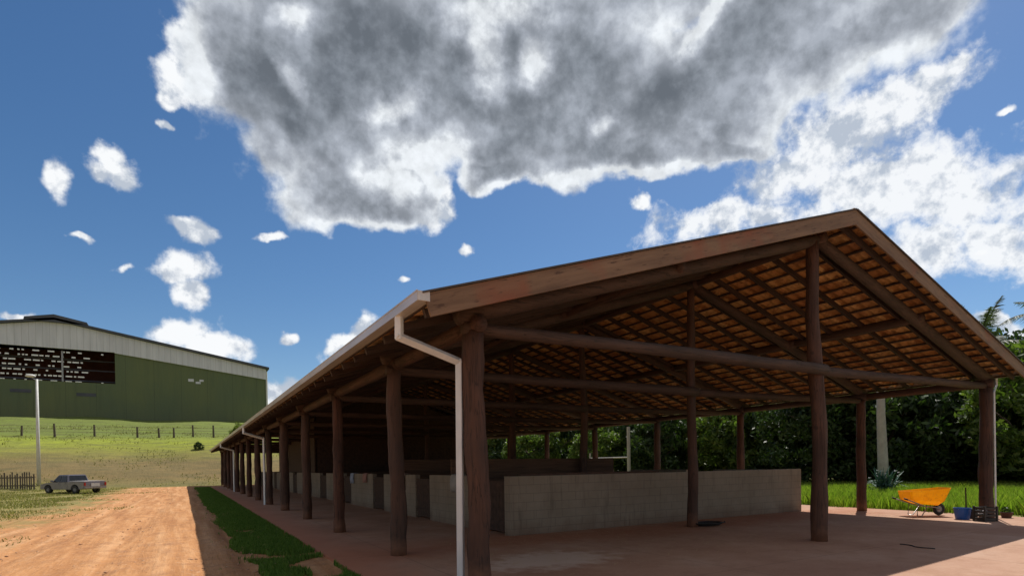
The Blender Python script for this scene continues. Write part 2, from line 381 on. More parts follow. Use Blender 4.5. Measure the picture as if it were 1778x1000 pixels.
def leaf_fn(c1, c2, c3, trans=.3):
    def fn(t):
        g = t.n('ShaderNodeNewGeometry'); r = g.outputs['Random Per Island']
        n = t.noise(g.outputs['Position'], .8, 3, .6)
        c = t.ramp(t.math('ADD', t.math('MULTIPLY', r, .6), t.math('MULTIPLY', n, .4)), [(.2, c1), (.5, c2), (.85, c3)])
        t.set(t.b, 'Base Color', c); t.set(t.b, 'Roughness', .55); t.set(t.b, 'Specular IOR Level', .35)
        tr = t.n('ShaderNodeBsdfTranslucent'); t.set(tr, 'Color', t.mix(1.0, c, (1.0, 1.25, .5), 'MULTIPLY'))
        mx = t.n('ShaderNodeMixShader'); t.set(mx, 0, trans); t.nt.links.new(t.b.outputs[0], mx.inputs[1]); t.nt.links.new(tr.outputs[0], mx.inputs[2])
        t.nt.links.new(mx.outputs[0], t.out.inputs[0])
    return fn
M_leafd = mat('dark_leaves', leaf_fn((.018, .035, .010), (.035, .065, .018), (.07, .11, .030)))
M_leafm = mat('mid_leaves', leaf_fn((.045, .075, .016), (.095, .15, .030), (.19, .24, .06), .42))
M_leafy = mat('yellow_green_leaves', leaf_fn((.09, .13, .022), (.17, .22, .035), (.28, .31, .07), .42))
M_palm = mat('palm_leaves', leaf_fn((.05, .075, .04), (.08, .11, .06), (.13, .15, .10)))
M_agave = mat('pale_agave', leaf_fn((.03, .085, .07), (.06, .13, .10), (.12, .20, .16), .1))
M_grass = mat('lawn_blades', leaf_fn((.07, .14, .022), (.12, .23, .036), (.21, .30, .065), .35))
M_grassb = mat('tall_grass', leaf_fn((.17, .25, .028), (.27, .38, .045), (.42, .46, .10), .4))
M_grassd = mat('dry_grass', leaf_fn((.17, .18, .05), (.27, .26, .085), (.42, .36, .16), .3))
M_grassk = mat('bank_grass', leaf_fn((.19, .17, .055), (.26, .24, .06), (.32, .32, .07), .2))
M_bark = simple('bark', (.07, .05, .035), (.16, .12, .09), 8, .9, .6, stretch=(1, 1, .25), bd=.03)
M_conc = simple('grey_concrete', (.30, .28, .25), (.42, .40, .36), 3, .9, .25)
M_fenced = simple('weathered_fence_wood', (.07, .055, .04), (.16, .13, .10), 5, .9, .3)
M_white = simple('white_paint', (.60, .60, .58), (.72, .72, .70), 3, .6, .05)
M_rubber = simple('black_rubber', (.012, .012, .012), (.03, .028, .026), 6, .7, .1)
M_steel = simple('grey_steel', (.25, .25, .25), (.40, .40, .40), 6, .4, .05, .6)

# ------------------------------------------------------------------ terrain
KY = [-60, 60, 64, 67, 70, 76, 84, 88, 102, 117, 124, 300]
KZ = [0, 0, .15, .62, 1.45, 3.4, 5.35, 6.1, 8.1, 10.4, 11.2, 14]
def gz(x, y):
    z = np.interp(y, KY, KZ)
    fade = np.clip((62-x)/30, 0, 1)
    return z*fade
xs = np.unique(np.concatenate([np.linspace(-400, -40, 13), np.linspace(-40, 60, 101), np.linspace(60, 500, 23)]))
ys = np.unique(np.concatenate([np.linspace(-120, -10, 8), np.linspace(-10, 60, 41), np.linspace(60, 130, 71), np.linspace(130, 700, 20)]))
X, Y = np.meshgrid(xs, ys, indexing='ij'); Z = gz(X, Y)
for i in range(X.shape[0]):
    for j in range(X.shape[1]):
        x, y = X[i, j], Y[i, j]
        if y > 63: Z[i, j] += .55*min(1, (y-63)/8)*noise.noise(Vector((x*.11, y*.16, 0))) + .15*noise.noise(Vector((x*.5, y*.6, 3)))*min(1, (y-63)/4)
nx, ny = X.shape
I = np.arange(nx*ny).reshape(nx, ny)
Fq = np.stack([I[:-1, :-1], I[1:, :-1], I[1:, 1:], I[:-1, 1:]], -1).reshape(-1, 4)
go = npmesh('ground', np.stack([X, Y, Z], -1).reshape(-1, 3), Fq, M_ground, smooth=True)
tag(go, 'red dirt track and rough field rising to a grassy bank', kind='structure')
# low ruts on the dirt road: one relief sheet on top of the ground
rx = np.linspace(-6, .88, 90); ry = np.concatenate([np.linspace(4, 30, 240), np.linspace(30.3, 60, 130)])
RX, RY = np.meshgrid(rx, ry, indexing='ij'); RZ = np.zeros_like(RX)
for i in range(RX.shape[0]):
    for j in range(RX.shape[1]):
        x, y = RX[i, j], RY[i, j]
        e = min(1, (x+6)/1.2, (.88-x)/.25, (y-4)/1, (60-y)/2)
        rut = -.028*(math.exp(-((x+1.0+.25*math.sin(y*.13))/.22)**2)+math.exp(-((x+2.6+.25*math.sin(y*.13))/.22)**2))
        RZ[i, j] = .006 + e*(.055 + rut*1.4 + .035*noise.noise(Vector((x*1.6, y*.35, 1))) + .022*noise.noise(Vector((x*4, y*3, 2))) + .008*noise.noise(Vector((x*11, y*9, 4))))
I = np.arange(RX.size).reshape(RX.shape)
Fq = np.stack([I[:-1, :-1], I[1:, :-1], I[1:, 1:], I[:-1, 1:]], -1).reshape(-1, 4)
ro = npmesh('road', np.stack([RX, RY, RZ], -1).reshape(-1, 3), Fq, M_ground, smooth=True)
tag(ro, 'rutted red dirt track running beside the barn', kind='structure')
sb = MB().box((2.25, -6, -.1), (19.55, 66, .05)).build('concrete_floor', M_slab, bevel=.01)
tag(sb, 'dusty reddish concrete floor under and in front of the barn', kind='structure')
ZF = .05

# ------------------------------------------------------------------ barn
XL, XR, XM = 3.38, 18.5, 10.98
YS = [6.8, 10.03] + [10.03+4.46*i for i in range(1, 13)]
YA, YB = 6.1, 64.4
EL = Vector((2.42, 0, 3.60)); AP = Vector((11.06, 0, 6.34)); ER = Vector((18.92, 0, 3.87))
barn = empty('barn', (10.98, 6.8, 0), 'long open-sided timber barn with clay tile roof on round log posts', 'barn')
inv = Matrix.Translation((-10.98, -6.8, 0))
def P(o): o.matrix_parent_inverse = Matrix.Identity(4); o.location = Vector(o.location)+Vector((-10.98, -6.8, 0)); return o
def underL(x): return EL.z+(x-EL.x)*(AP.z-EL.z)/(AP.x-EL.x)
def underR(x): return ER.z+(x-ER.x)*(AP.z-ER.z)/(AP.x-ER.x)
def roofz(x): return underL(x) if x < AP.x else underR(x)
PLZ = 3.40
k = 0
for i, y in enumerate(YS):
    jx, jy = random.uniform(-.03, .03), random.uniform(-.03, .03)
    r = random.uniform(.125, .16)
    P(log((XL+jx*.5, y+jy, ZF-.03), (XL+jx, y, PLZ+.02), r+.012, r-.008, 'post', M_post, barn, seed=i*3.1, n=16, seg=18, lump=.24, bend=.07))
    rr = .155 if i == 0 else random.uniform(.13, .15)
    P(log((XM+jx, y+jy, ZF-.03), (XM-(.12 if i == 0 else .0), y, roofz(XM)-.34), rr, rr*.68, 'ridge_post', M_post, barn, seed=i*2.3+50, n=16, seg=20, lump=.22, bend=.14))
    r = .16 if i == 0 else random.uniform(.13, .15)
    P(log((XR+jx*.5, y-jy, ZF-.03), (XR+jx, y, PLZ+.10), r, r*.92, 'post', M_post, barn, seed=i*1.7+90, n=16, seg=18, lump=.20, bend=.07))
    # principal rafters and tie
    P(log((XL-.25, y, underL(XL)-.30), (XM-.02, y, underL(XM)-.30), .125, .11, 'principal_rafter', M_beamx, barn, seed=i+200, n=12, seg=12))
    P(log((XR+.2, y, underR(XR)-.30), (XM+.06, y, underR(XM)-.32), .125, .11, 'principal_rafter', M_beamx, barn, seed=i+230, n=12, seg=12))
    tz = 3.46 if i == 0 else 3.40
    P(log((XL-.18, y-.02, tz), (XM, y-.16, tz-.02), .085, .11, 'tie_beam', M_beamx, barn, seed=i+300, n=12, seg=16, lump=.2, bend=.12))
    P(log((XM, y+.12, tz), (XR+.15, y, tz+.10), .10, .085, 'tie_beam', M_beamx, barn, seed=i+330, n=12, seg=16, lump=.2, bend=.12))
# plates and purlins along the barn, one log per bay
for i in range(len(YS)-1):
    y0, y1 = YS[i]-.22, YS[i+1]-.22
    if i == 0: y0 = YS[0]-.16
    if i == len(YS)-2: y1 = YB-.1
    P(log((XL, y0, PLZ+.11), (XL, y1+.3, PLZ+.11), .115, .10, 'eave_beam', M_beamy, barn, seed=i+400, n=12, seg=6))
    P(log((XR, y0, PLZ+.21), (XR, y1+.3, PLZ+.21), .115, .10, 'eave_beam', M_beamy, barn, seed=i+430, n=12, seg=6))
    P(log((XM+.07, y0, roofz(XM)-.26), (XM+.07, y1+.3, roofz(XM)-.26), .10, .09, 'purlin', M_beamy, barn, seed=i+460, n=12, seg=6))
    for j, x in enumerate((7.1, 14.85)):
        P(log((x, y0, roofz(x)-.245), (x, y1+.3, roofz(x)-.245), .10, .085, 'purlin', M_beamy, barn, seed=i+500+40*j, n=12, seg=6))

def slope_frame(E, A):
    d = (A-E); L = d.length; ang = math.atan2(d.z, d.x)
    return L, Matrix.Translation((E.x, 0, E.z)) @ Matrix.Rotation(-ang, 4, 'Y')
def roof_side(E, sign):
    L, Fm = slope_frame(E, AP)
    if sign < 0:   # mirrored slope: local x runs from right eave up to ridge
        d = AP-E; ang = math.atan2(d.z, -d.x)
        Fm = Matrix.Translation((E.x, 0, E.z)) @ Matrix.Rotation(PI, 4, 'Z') @ Matrix.Rotation(-ang, 4, 'Y')
    ylo, yhi = (YA, YB) if sign > 0 else (-YB, -YA)
    # tiles
    nw = int((yhi-ylo)/TW); sub = 6; yv = np.linspace(ylo, yhi, nw*sub+1)
    prof = .034*np.sin(2*PI*yv/TW)+.010*np.sin(4*PI*yv/TW+.6)
    nc = int(round(L/TC)); edges = np.linspace(-.02, L, nc+1)
    rows = []
    for c in range(nc):
        rows.append((edges[c], .030)); rows.append((edges[c+1], -.006))
    V = []
    for (s, h) in rows:
        jit = np.repeat(rng.normal(0, .006, nw+1), sub)[:len(yv)]
        V.append(np.stack([np.full_like(yv, s)+jit, yv, prof+h-.03+rng.normal(0, .0015, len(yv))], -1))
    V = np.concatenate(V); R_, W_ = len(rows), len(yv)
    I = np.arange(R_*W_).reshape(R_, W_)
    Fq = np.stack([I[:-1, :-1], I[:-1, 1:], I[1:, 1:], I[1:, :-1]], -1).reshape(-1, 4)
    roof = npmesh('roof', V, Fq, M_tile, barn, smooth=True)
    roof.modifiers.new('thickness', 'SOLIDIFY').thickness = .014
    roof.matrix_basis = Matrix.Translation((-10.98, -6.8, 0)) @ Fm
    lab = 'left' if sign > 0 else 'right'
    # battens under each course
    bw = rng.normal(0, .004, nc+1)
    for c in range(nc+1):
        s = min(max(edges[c]+.02, .03), L-.05)+bw[c]
        b = MB().box((s-.028, ylo+.02, -.105), (s+.022, yhi-.02, -.068)).build('batten', M_raft, barn)
        b.matrix_basis = roof.matrix_basis.copy()
    # rafters
    n = int((yhi-ylo-.4)/.80); ysr = [ylo+.25+.80*q for q in range(n+1)]
    if sign < 0: ysr = [yhi-.25-.80*q for q in range(n+1)]
    first, rest = ysr[:45], ysr[45:]
    for y in first:
        y += random.uniform(-.05, .05)
        b = MB().box((-.0+random.uniform(0, .05), y-.032, -.215), (L-.03, y+.032, -.108)).build('rafter', M_raft, barn)
        b.matrix_basis = roof.matrix_basis.copy()
    mb = MB()
    for y in rest: mb.box((.02, y-.032, -.215), (L-.03, y+.032, -.108))
    b = mb.build('rafters', M_raft, barn); b.matrix_basis = roof.matrix_basis.copy(); tag(b, kind='stuff')
    # bargeboard at the front gable and at the far gable
    for yy in ((ylo-.045, yhi+.012) if sign > 0 else (yhi+.012, ylo-.045)):
        b = MB().box((-.03, yy, -.255), (L+(.0), yy+.033, .010)).build('bargeboard', M_fascia, barn, bevel=.003)
        b.matrix_basis = roof.matrix_basis.copy()
    # dark metal flashing along the verge
    y0_ = ylo-.075 if sign > 0 else yhi-.10
    b = MB().box((-.05, y0_, .014), (L-.01, y0_+.175, .034)).build('verge_flashing', M_flash, barn); b.matrix_basis = roof.matrix_basis.copy()
    return roof
roofL = roof_side(EL, 1); roofR = roof_side(ER, -1)
mb = MB()
y = YA-.03
while y < YB:
    mb.tube([(AP.x, y, AP.z-.045), (AP.x, y+.40, AP.z-.060)], [.10, .085], 12, lump=.03, seed=y); y += .37
rc = mb.build('ridge_cap', M_tile, barn, smooth=False); P(rc)
def gutter(xo, side, z):
    # box gutter with rolled lip, full length, with end cap
    w_, h_ = .14, .10
    o = [(0, 0), (0, -h_), (w_, -h_), (w_, .012), (w_+.012, .012), (w_+.012, -.004), (w_+.006, -.004), (w_+.006, -h_-.006), (-.006, -h_-.006), (-.006, 0)]
    o = [(xo+side*x, z+zz) for x, zz in o]
    mb = MB().prism(o, YA-.05, YB+.05)
    mb.box((min(xo, xo+side*w_), YA-.056, z-h_-.004), (max(xo, xo+side*w_), YA-.050, z+.004))
    y = YA+.6
    while y < YB: # straps
        mb.box((min(xo, xo+side*(w_+.016)), y, z-.002), (max(xo, xo+side*(w_+.016)), y+.03, z+.004)); y += 1.2
    b = mb.build('gutter', M_galv, barn); P(b)
gutter(EL.x+.03, -1, EL.z+.02); gutter(ER.x-.03, 1, ER.z+.02)
def downpipe(pts, w_=.052):
    mb = MB(); pts = [Vector(p) for p in pts]
    for a, b in zip(pts[:-1], pts[1:]):
        T = (b-a).normalized(); ex = a - T*w_*.7; ey = b + T*w_*.7
        mb.tube([ex, ey], w_*1.15, 4)
    z = 2.6
    a, b = pts[-2], pts[-1]
    return P(mb.build('downpipe', M_pvc, barn, bevel=.006))
downpipe([(2.36, 6.84, 3.52), (2.36, 6.85, 3.27), (3.20, 6.90, 3.03), (3.185, 6.93, .06)])
yd = YS[5]
downpipe([(2.36, yd, 3.52), (2.36, yd, 3.27), (3.18, yd+.05, 3.03), (3.18, yd+.05, .06)])
yd = YS[9]
downpipe([(2.36, yd, 3.52), (2.36, yd, 3.27), (3.18, yd+.05, 3.03), (3.18, yd+.05, .06)])
downpipe([(18.98, 6.75, 3.78), (18.98, 6.75, 3.60), (18.74, 6.72, 3.40), (18.73, 6.70, .06)], .022)

# ------------------------------------------------------------------ stalls
WH = 1.40; WX, WXR, WY = 6.38, 17.15, 11.18
sw = empty('stall_wall', (WX, WY, 0), 'long low grey rendered block wall across the front of the stalls', 'wall')
def W(mb, name, m, par, org, **k):
    o = mb.build(name, m, par, **k); o.location = -Vector(org); return o
W(MB().box((WX, WY, ZF), (WXR, WY+.16, WH)), 'wall', M_wall, sw, (WX, WY, 0), bevel=.006)
W(MB().box((WX+.3, WY+.02, WH+.003), (11.0, WY+.14, WH+.05)), 'coping', M_cap, sw, (WX, WY, 0), bevel=.004)
doorY = [(11.42, 13.2), (16.0, 17.2), (20.5, 21.9), (25.2, 26.6), (30.2, 31.8), (34.5, 36.0), (39.0, 40.5), (43.6, 45.0), (48.2, 49.6), (52.8, 54.2), (57.3, 58.7)]
aw = empty('stall_wall', (WX, WY+.16, 0), 'long low wall of the side aisle broken by a row of dark stall doors', 'wall')
yy = WY+.163; mb = MB()
for a, b in doorY:
    mb.box((WX, yy, ZF), (WX+.16, a, WH)); yy = b
mb.box((WX, yy, ZF), (WX+.16, 61.5, WH))
W(mb, 'wall', M_wall, aw, (WX, WY+.16, 0))
for a, b in doorY:
    mb = MB()
    nb = int((b-a)/.16)
    for q in range(nb): mb.box((WX+.05, a+.02+q*(b-a-.04)/nb, ZF+.06), (WX+.085, a+.02+(q+1)*(b-a-.04)/nb-.008, 1.28))
    for z in (.25, 1.1): mb.box((WX+.025, a+.02, z), (WX+.048, b-.02, z+.1))
    W(mb, 'stall_door', M_cap, aw, (WX, WY+.16, 0))
rw = empty('stall_wall', (WXR-.16, WY+.163, 0), 'low block wall along the stalls on the side facing the trees', 'wall')
mb = MB()
for q in range(11):
    y0 = WY+.163+q*4.5; mb.box((WXR-.16, y0, ZF), (WXR, y0+3.2, WH-.02))
W(mb, 'wall', M_wall, rw, (WXR-.16, WY+.163, 0))
for q in range(1, 12):
    y = 10.03+4.46*q+.22
    tag(W(MB().box((WX+.163, y, ZF), (WXR-.163, y+.12, 1.30)).box((WX+.163, y+.02, 1.303), ((12.4, 10.2)[q-1] if q < 3 else WXR-.163, y+.09, (1.84, 1.9)[q-1] if q < 3 else 1.40)), 'stall_partition', M_board, None, (0, 0, 0)),
        ['first', 'second', 'third', 'fourth', 'fifth', 'sixth', 'seventh', 'eighth', 'ninth', 'tenth', 'eleventh'][q-1]+' brown boarded partition behind the front stall wall', 'partition', 'boarded partitions between the stalls')
sr = empty('store_room', (WX+1, 33.2, ZF), 'dark boarded store room closing off the far stalls up to the roof', 'store room')
def gable(x0, x1, y0, y1):
    o = [(x0, 1.42), (x1, 1.42), (x1, roofz(x1)-.36), (AP.x, roofz(AP.x)-.42), (x0, roofz(x0)-.36)]
    return MB().prism(o, y0, y1)
W(gable(WX+.17, WXR-.17, 33.30, 33.38), 'front_boarding', M_cap, sr, (WX+1, 33.2, ZF))
W(gable(WX+.17, WXR-.17, 46.9, 46.98), 'rear_boarding', M_cap, sr, (WX+1, 33.2, ZF))
W(MB().box((WX+.03, 33.30, 1.42), (WX+.11, 46.9, roofz(WX)-.36)), 'side_boarding', M_cap, sr, (WX+1, 33.2, ZF))
W(MB().box((WXR-.11, 33.30, 1.42), (WXR-.03, 46.9, roofz(WXR)-.36)), 'side_boarding', M_cap, sr, (WX+1, 33.2, ZF))
# cloths and tack laid over the aisle wall
for (y, c, l, h) in [(24.9, (.35, .42, .55), 'pale blue cloth hung over the aisle wall', .42), (22.9, (.40, .22, .18), 'reddish blanket hung over the aisle wall', .35), (18.4, (.45, .30, .26), 'pinkish cloth hung over the aisle wall by the second post', .5), (14.1, (.40, .40, .38), 'light grey cloth draped over the aisle wall behind the downpipe', .45)]:
    mm = simple('cloth', tuple(x*.8 for x in c), c, 4, .9, .2); n = 14; vs = []; fs = []
    prof = [(-.03, -h), (-.045, -h*.5), (-.03, -.02), (0, .015), (.08, .03), (.16, .015), (.195, -.02), (.20, -h*.4), (.19, -h*.7)]
    for a in range(n+1):
        yv = -.28+.56*a/n
        for j, (dx, dz) in enumerate(prof):
            wv = .018*math.sin(a*1.3+j*.3)*(1 if j < 2 or j > 6 else .1)
            vs.append((dx-abs(wv) if j < 4 else dx+abs(wv), yv+.01*math.sin(j), dz+.012*math.sin(a*.9)*(j in (0, 8))))
    Pn = len(prof)
    for a in range(n):
        for j in range(Pn-1): fs.append((a*Pn+j, (a+1)*Pn+j, (a+1)*Pn+j+1, a*Pn+j+1))
    o = MB().add(vs, fs).build('cloth', mm, smooth=True); o.location = (WX, y, WH+.006); tag(o, l, 'cloth')
    so_ = o.modifiers.new('thickness', 'SOLIDIFY'); so_.thickness = .006

# ------------------------------------------------------------------ industrial hall on the hill
def hall_green_fn(t):
    v = obc(t); s = t.sep(v); n1 = t.noise(v, .12, 3, .5); n2 = t.noise(t.vmath('MULTIPLY', v, (1.5, 1, .1)), .8, 4, .6)
    c = t.ramp(n1, [(.3, (.10, .135, .068)), (.7, (.14, .165, .062))]); c = t.mix(t.rng(n2, .5, .75, 0, .35), c, (.06, .085, .045))
    rib = t.math('SINE', t.math('MULTIPLY', s[0], 2*PI/.6))
    jn = t.math('ABSOLUTE', t.math('SUBTRACT', t.math('FRACT', t.math('DIVIDE', s[0], 4.2)), .5)); c = t.mix(t.rng(jn, .488, .494, 0, .5), c, (.04, .055, .03))
    c = t.mix(t.rng(t.math('ADD', s[2], t.math('MULTIPLY', n2, 2.0)), .4, 3.2, .6, 0), c, (.10, .075, .045))
    t.set(t.b, 'Base Color', c); t.set(t.b, 'Roughness', .6); t.set(t.b, 'Normal', t.bump(rib, .35, .04))
M_hgreen = mat('green_cladding', hall_green_fn)
def hall_white_fn(t):
    v = obc(t); s = t.sep(v); n2 = t.noise(t.vmath('MULTIPLY', v, (1.5, 1, .15)), .9, 4, .6)
    c = t.ramp(n2, [(.3, (.58, .58, .64)), (.7, (.72, .72, .79))]); rib = t.math('SINE', t.math('MULTIPLY', s[0], 2*PI/.9))
    c = t.mix(t.rng(rib, .92, 1, 0, .35), c, (.25, .25, .26))
    t.set(t.b, 'Base Color', c); t.set(t.b, 'Roughness', .6); t.set(t.b, 'Normal', t.bump(rib, .3, .04))
M_hwhite = mat('pale_cladding', hall_white_fn)
M_hroof = simple('dark_roof_sheet', (.05, .055, .07), (.09, .095, .12), .5, .6, .1)
M_rust = simple('rusty_interior', (.07, .028, .022), (.14, .058, .040), .6, .9, .1)
def strip_fn(t):
    t.set(t.b, 'Base Color', (.75, .74, .72, 1)); tr = t.n('ShaderNodeBsdfTranslucent'); t.set(tr, 'Color', (.85, .83, .80, 1)); mx = t.n('ShaderNodeMixShader'); t.set(mx, 0, .7)
    t.nt.links.new(t.b.outputs[0], mx.inputs[1]); t.nt.links.new(tr.outputs[0], mx.inputs[2]); t.nt.links.new(mx.outputs[0], t.out.inputs[0])
M_strip = mat('translucent_sheet', strip_fn)
HY, HX0, HX1, HAX = 120.0, -50.0, 14.3, -18.0
HZ0 = 9.5; EZ, AZ = 21.0, 26.75; HD = 14.9
hall = empty('industrial_hall', (HAX, HY, 10.6), 'large metal hall on the hill with green cladding under a pale gable band', 'building')
horg = (HAX, HY, 10.6)
def hz(x): return AZ-(AZ-EZ)*abs(x-HAX)/(HX1-HAX)
def WB(x): return 22.25 if x < -9.9 else 22.1+(19.0-22.1)*(x+9.9)/(HX1+9.9)
# front wall, lower green, with the big opening left free
mb = MB()
mb.prism([(HX0, HZ0), (HX1, HZ0), (HX1, WB(HX1)), (-9.9, WB(-9.8)), (-9.9, 16.8), (HX0, 16.8)], HY, HY+.25)
W(mb, 'wall', M_hgreen, hall, horg)
mb = MB()
xsamp = [HX0, HAX, -9.9, HX1]
mb.prism([(HX0, hz(HX0)), (HAX, hz(HAX)), (HX1, hz(HX1)), (HX1, WB(HX1)), (-9.9, WB(-9.8)), (-9.9, 22.2), (HX0, 22.45)], HY-.30, HY-.003)
W(mb, 'gable_band', M_hwhite, hall, horg)
# roof sheets, ridge vent
mb = MB()
for sgn, xe in ((1, HX1+.5), (-1, HX0-.5)):
    mb.prism([(HAX, AZ+.05), (xe, hz(xe if sgn > 0 else 2*HAX-xe)+.05), (xe, hz(xe if sgn > 0 else 2*HAX-xe)+.42), (HAX, AZ+.42)], HY-.9, HY+HD)
W(mb, 'roof', M_hroof, hall, horg)
mb = MB(); mb.prism([(HAX-3.9, hz(HAX-3.9)+.42), (HAX+4.6, hz(HAX+4.6)+.42), (HAX+4.4, hz(HAX+4.4)+.85), (HAX, AZ+.95), (HAX-3.8, hz(HAX-3.8)+.85)], HY-.9, HY+HD-2)
W(mb, 'ridge_vent', M_hroof, hall, horg)
# side walls and back wall with rows of open slots
mb = MB(); mb.box((HX0, HY+.26, HZ0), (HX0+.2, HY+HD, EZ)); mb.box((HX1-.2, HY+.26, HZ0), (HX1, HY+HD, EZ))
W(mb, 'side_wall', M_hgreen, hall, horg)
mb = MB(); YBk = HY+14.6   # inner rust-red screen wall of slatted sheets, sky showing through the gaps
z = 16.2; mp_ = MB()
mb.box((HX0+.3, YBk, 9.8), (HX1-.3, YBk+.15, 16.2))
while z < 26.0:
    xlim = min(30, (26.6-z)/(AZ-EZ)*(HX1-HAX)-1.2); xa, xb = max(HX0+.3, HAX-xlim), min(HX1-.3, HAX+xlim)
    if xb <= xa: break
    mb.box((xa, YBk, z), (xb, YBk+.15, z+.62))
    mp_.box((xa, YBk+.16, z+.55), (xb, YBk+.18, z+.95))
    x = xa
    while x < xb:
        wv = random.choice([.15, .25, .5, 1.2]) if x < -16.5 else random.choice([3, 7, 11])
        mb.box((x, YBk+.01, z+.62), (min(x+wv, xb), YBk+.13, z+.90)); x += wv + random.choice([.35, .6, 1.0])
    z += .90
W(mp_, 'translucent_strip', M_strip, hall, horg)
for zz in (17.6, 19.5, 21.2):
    W(MB().box((HX0+1, HY+5, zz), (HX1-1, HY+5.2, zz+.22)), 'truss_chord', M_hroof, hall, horg)
W(mb, 'screen_wall', M_rust, hall, horg)
mb = MB()
for x in (-17.2, -30, -42): mb.box((x-.12, HY+.3, 10), (x+.12, HY+.6, 25))
W(mb, 'column', M_steel, hall, horg)
for x, z in ((-22.6, 15.0), (-14.0, 14.75)):
    W(MB().box((x-1.35, HY-.06, z-.28), (x+1.35, HY-.003, z+.28)), 'vent_opening', M_hroof, hall, horg, bevel=.02)
# faded round emblem marks on the cladding
W(MB().box((1.1, HY-.03, 17.9), (2.0, HY-.003, 18.4)).box((2.3, HY-.03, 17.55), (3.1, HY-.003, 17.95)).box((2.9, HY-.03, 18.0), (3.6, HY-.003, 18.35)), 'faded_mark', M_hwhite, hall, horg)
W(MB().tube([(HX1+.08, HY-.15, 10), (HX1+.08, HY-.15, 20.6)], .16, 8), 'downpipe', M_white, hall, horg)

# ------------------------------------------------------------------ lamp post, pickup, fences
lp = empty('street_lamp', (-11.41, 66.6, float(gz(-11.4, 66.6))-.1), 'tall slim pale pole with a small white lamp head', 'street lamp')
MB().tube([(0, 0, 0), (0, 0, 5), (.02, 0, 9.7)], [.16, .13, .09], 10).build('pole', M_white, lp, smooth=True)
MB().tube([(0, 0, 9.55), (-.35, .1, 9.85), (-.75, .25, 9.95)], .035, 6).build('arm', M_steel, lp)
h_ = MB().lathe([(0, .14), (.17, .12), (.26, .02), (.25, -.07), (.12, -.12), (0, -.12)], 14).build('lamp_head', M_white, lp, smooth=True); h_.location = (-.45, .15, 10.0); h_.scale = (1.5, .9, 1)

M_car = simple('silver_grey_paint', (.21, .20, .235), (.26, .25, .29), 2, .28, 0, .4)
M_glass = simple('dark_glass', (.010, .012, .014), (.02, .022, .025), 2, .08, 0)
M_lamp = simple('red_lamp', (.30, .02, .015), (.40, .03, .02), 5, .3, 0)
M_head = simple('clear_lamp', (.6, .6, .62), (.7, .7, .72), 5, .2, 0)
M_canvas = simple('white_bed_cover', (.42, .41, .41), (.52, .50, .50), 3, .7, .1)
def wheel_profile(): return [(.20, -.11), (.30, -.12), (.355, -.10), (.37, -.05), (.37, .05), (.355, .10), (.30, .12), (.20, .11)]
tr = empty('pickup_truck', (-8.1, 62.2, .02), 'silver grey double cab pickup parked in the rough grass below the bank', 'pickup truck')
# local +x = front
def body_slab(side_pts, hw, inset=0.0):
    return MB().prism(side_pts, -hw, hw)
arch = lambda cx, r=.46: [(cx+r*math.cos(a), .38+r*math.sin(a)) for a in np.linspace(PI*.0, PI, 9)]
low = [(-2.62, .48), (-2.65, .75), (-2.63, 1.10), (-.70, 1.10), (-.66, 1.06), (1.10, 1.06), (1.35, 1.05), (2.20, .96), (2.55, .86), (2.66, .66), (2.64, .42)]
low += [(x, z) for x, z in arch(1.68)] + [(x, z) for x, z in arch(-1.55)]
bo = body_slab(low, .90).build('body', M_car, tr, bevel=.03)
cab = MB()
def frustum(bot, top, z0, z1, yb, yt): # x-range bottom/top
    return [(bot[0], -yb, z0), (bot[1], -yb, z0), (bot[1], yb, z0), (bot[0], yb, z0), (top[0], -yt, z1), (top[1], -yt, z1), (top[1], yt, z1), (top[0], yt, z1)]
FS = [(0,3,2,1),(4,5,6,7),(0,1,5,4),(1,2,6,5),(2,3,7,6),(3,0,4,7)]
cab.add(frustum((-.72, 1.30), (-.50, .62), 1.04, 1.76, .86, .70), FS)
co = cab.build('cab', M_car, tr, bevel=.05)
def strip(px, z0, z1, y0, y1, sgn):  # side window quad slightly proud of the cab side
    (xa, xb), (xc, xd) = px
    return [(xa, sgn*y0, z0), (xb, sgn*y0, z0), (xd, sgn*y1, z1), (xc, sgn*y1, z1)]
for sgn in (-1, 1):
    for (a, b) in (((-.58, .10), (-.46, .08)), ((.20, 1.08), (.18, .58))):
        q = strip((a, b), 1.10, 1.66, .862, .738, sgn); q2 = [(x, y+sgn*.012, z) for x, y, z in q]
        MB().add(q+q2, [(0,1,2,3),(7,6,5,4),(0,4,5,1),(1,5,6,2),(2,6,7,3),(3,7,4,0)]).build('window', M_glass, co)
for (xb, xt, s) in ((1.30, .64, 1), (-.72, -.51, -1)):
    vs = [(xb+s*.0-.03*s, -.74, 1.10), (xb-.03*s, .74, 1.10), (xt+.02*s, .62, 1.68), (xt+.02*s, -.62, 1.68)]
    vs2 = [(x+.03*s, y, z) for x, y, z in vs]
    MB().add(vs+vs2, [(0,1,2,3),(7,6,5,4),(0,4,5,1),(1,5,6,2),(2,6,7,3),(3,7,4,0)]).build('windscreen', M_glass, co)
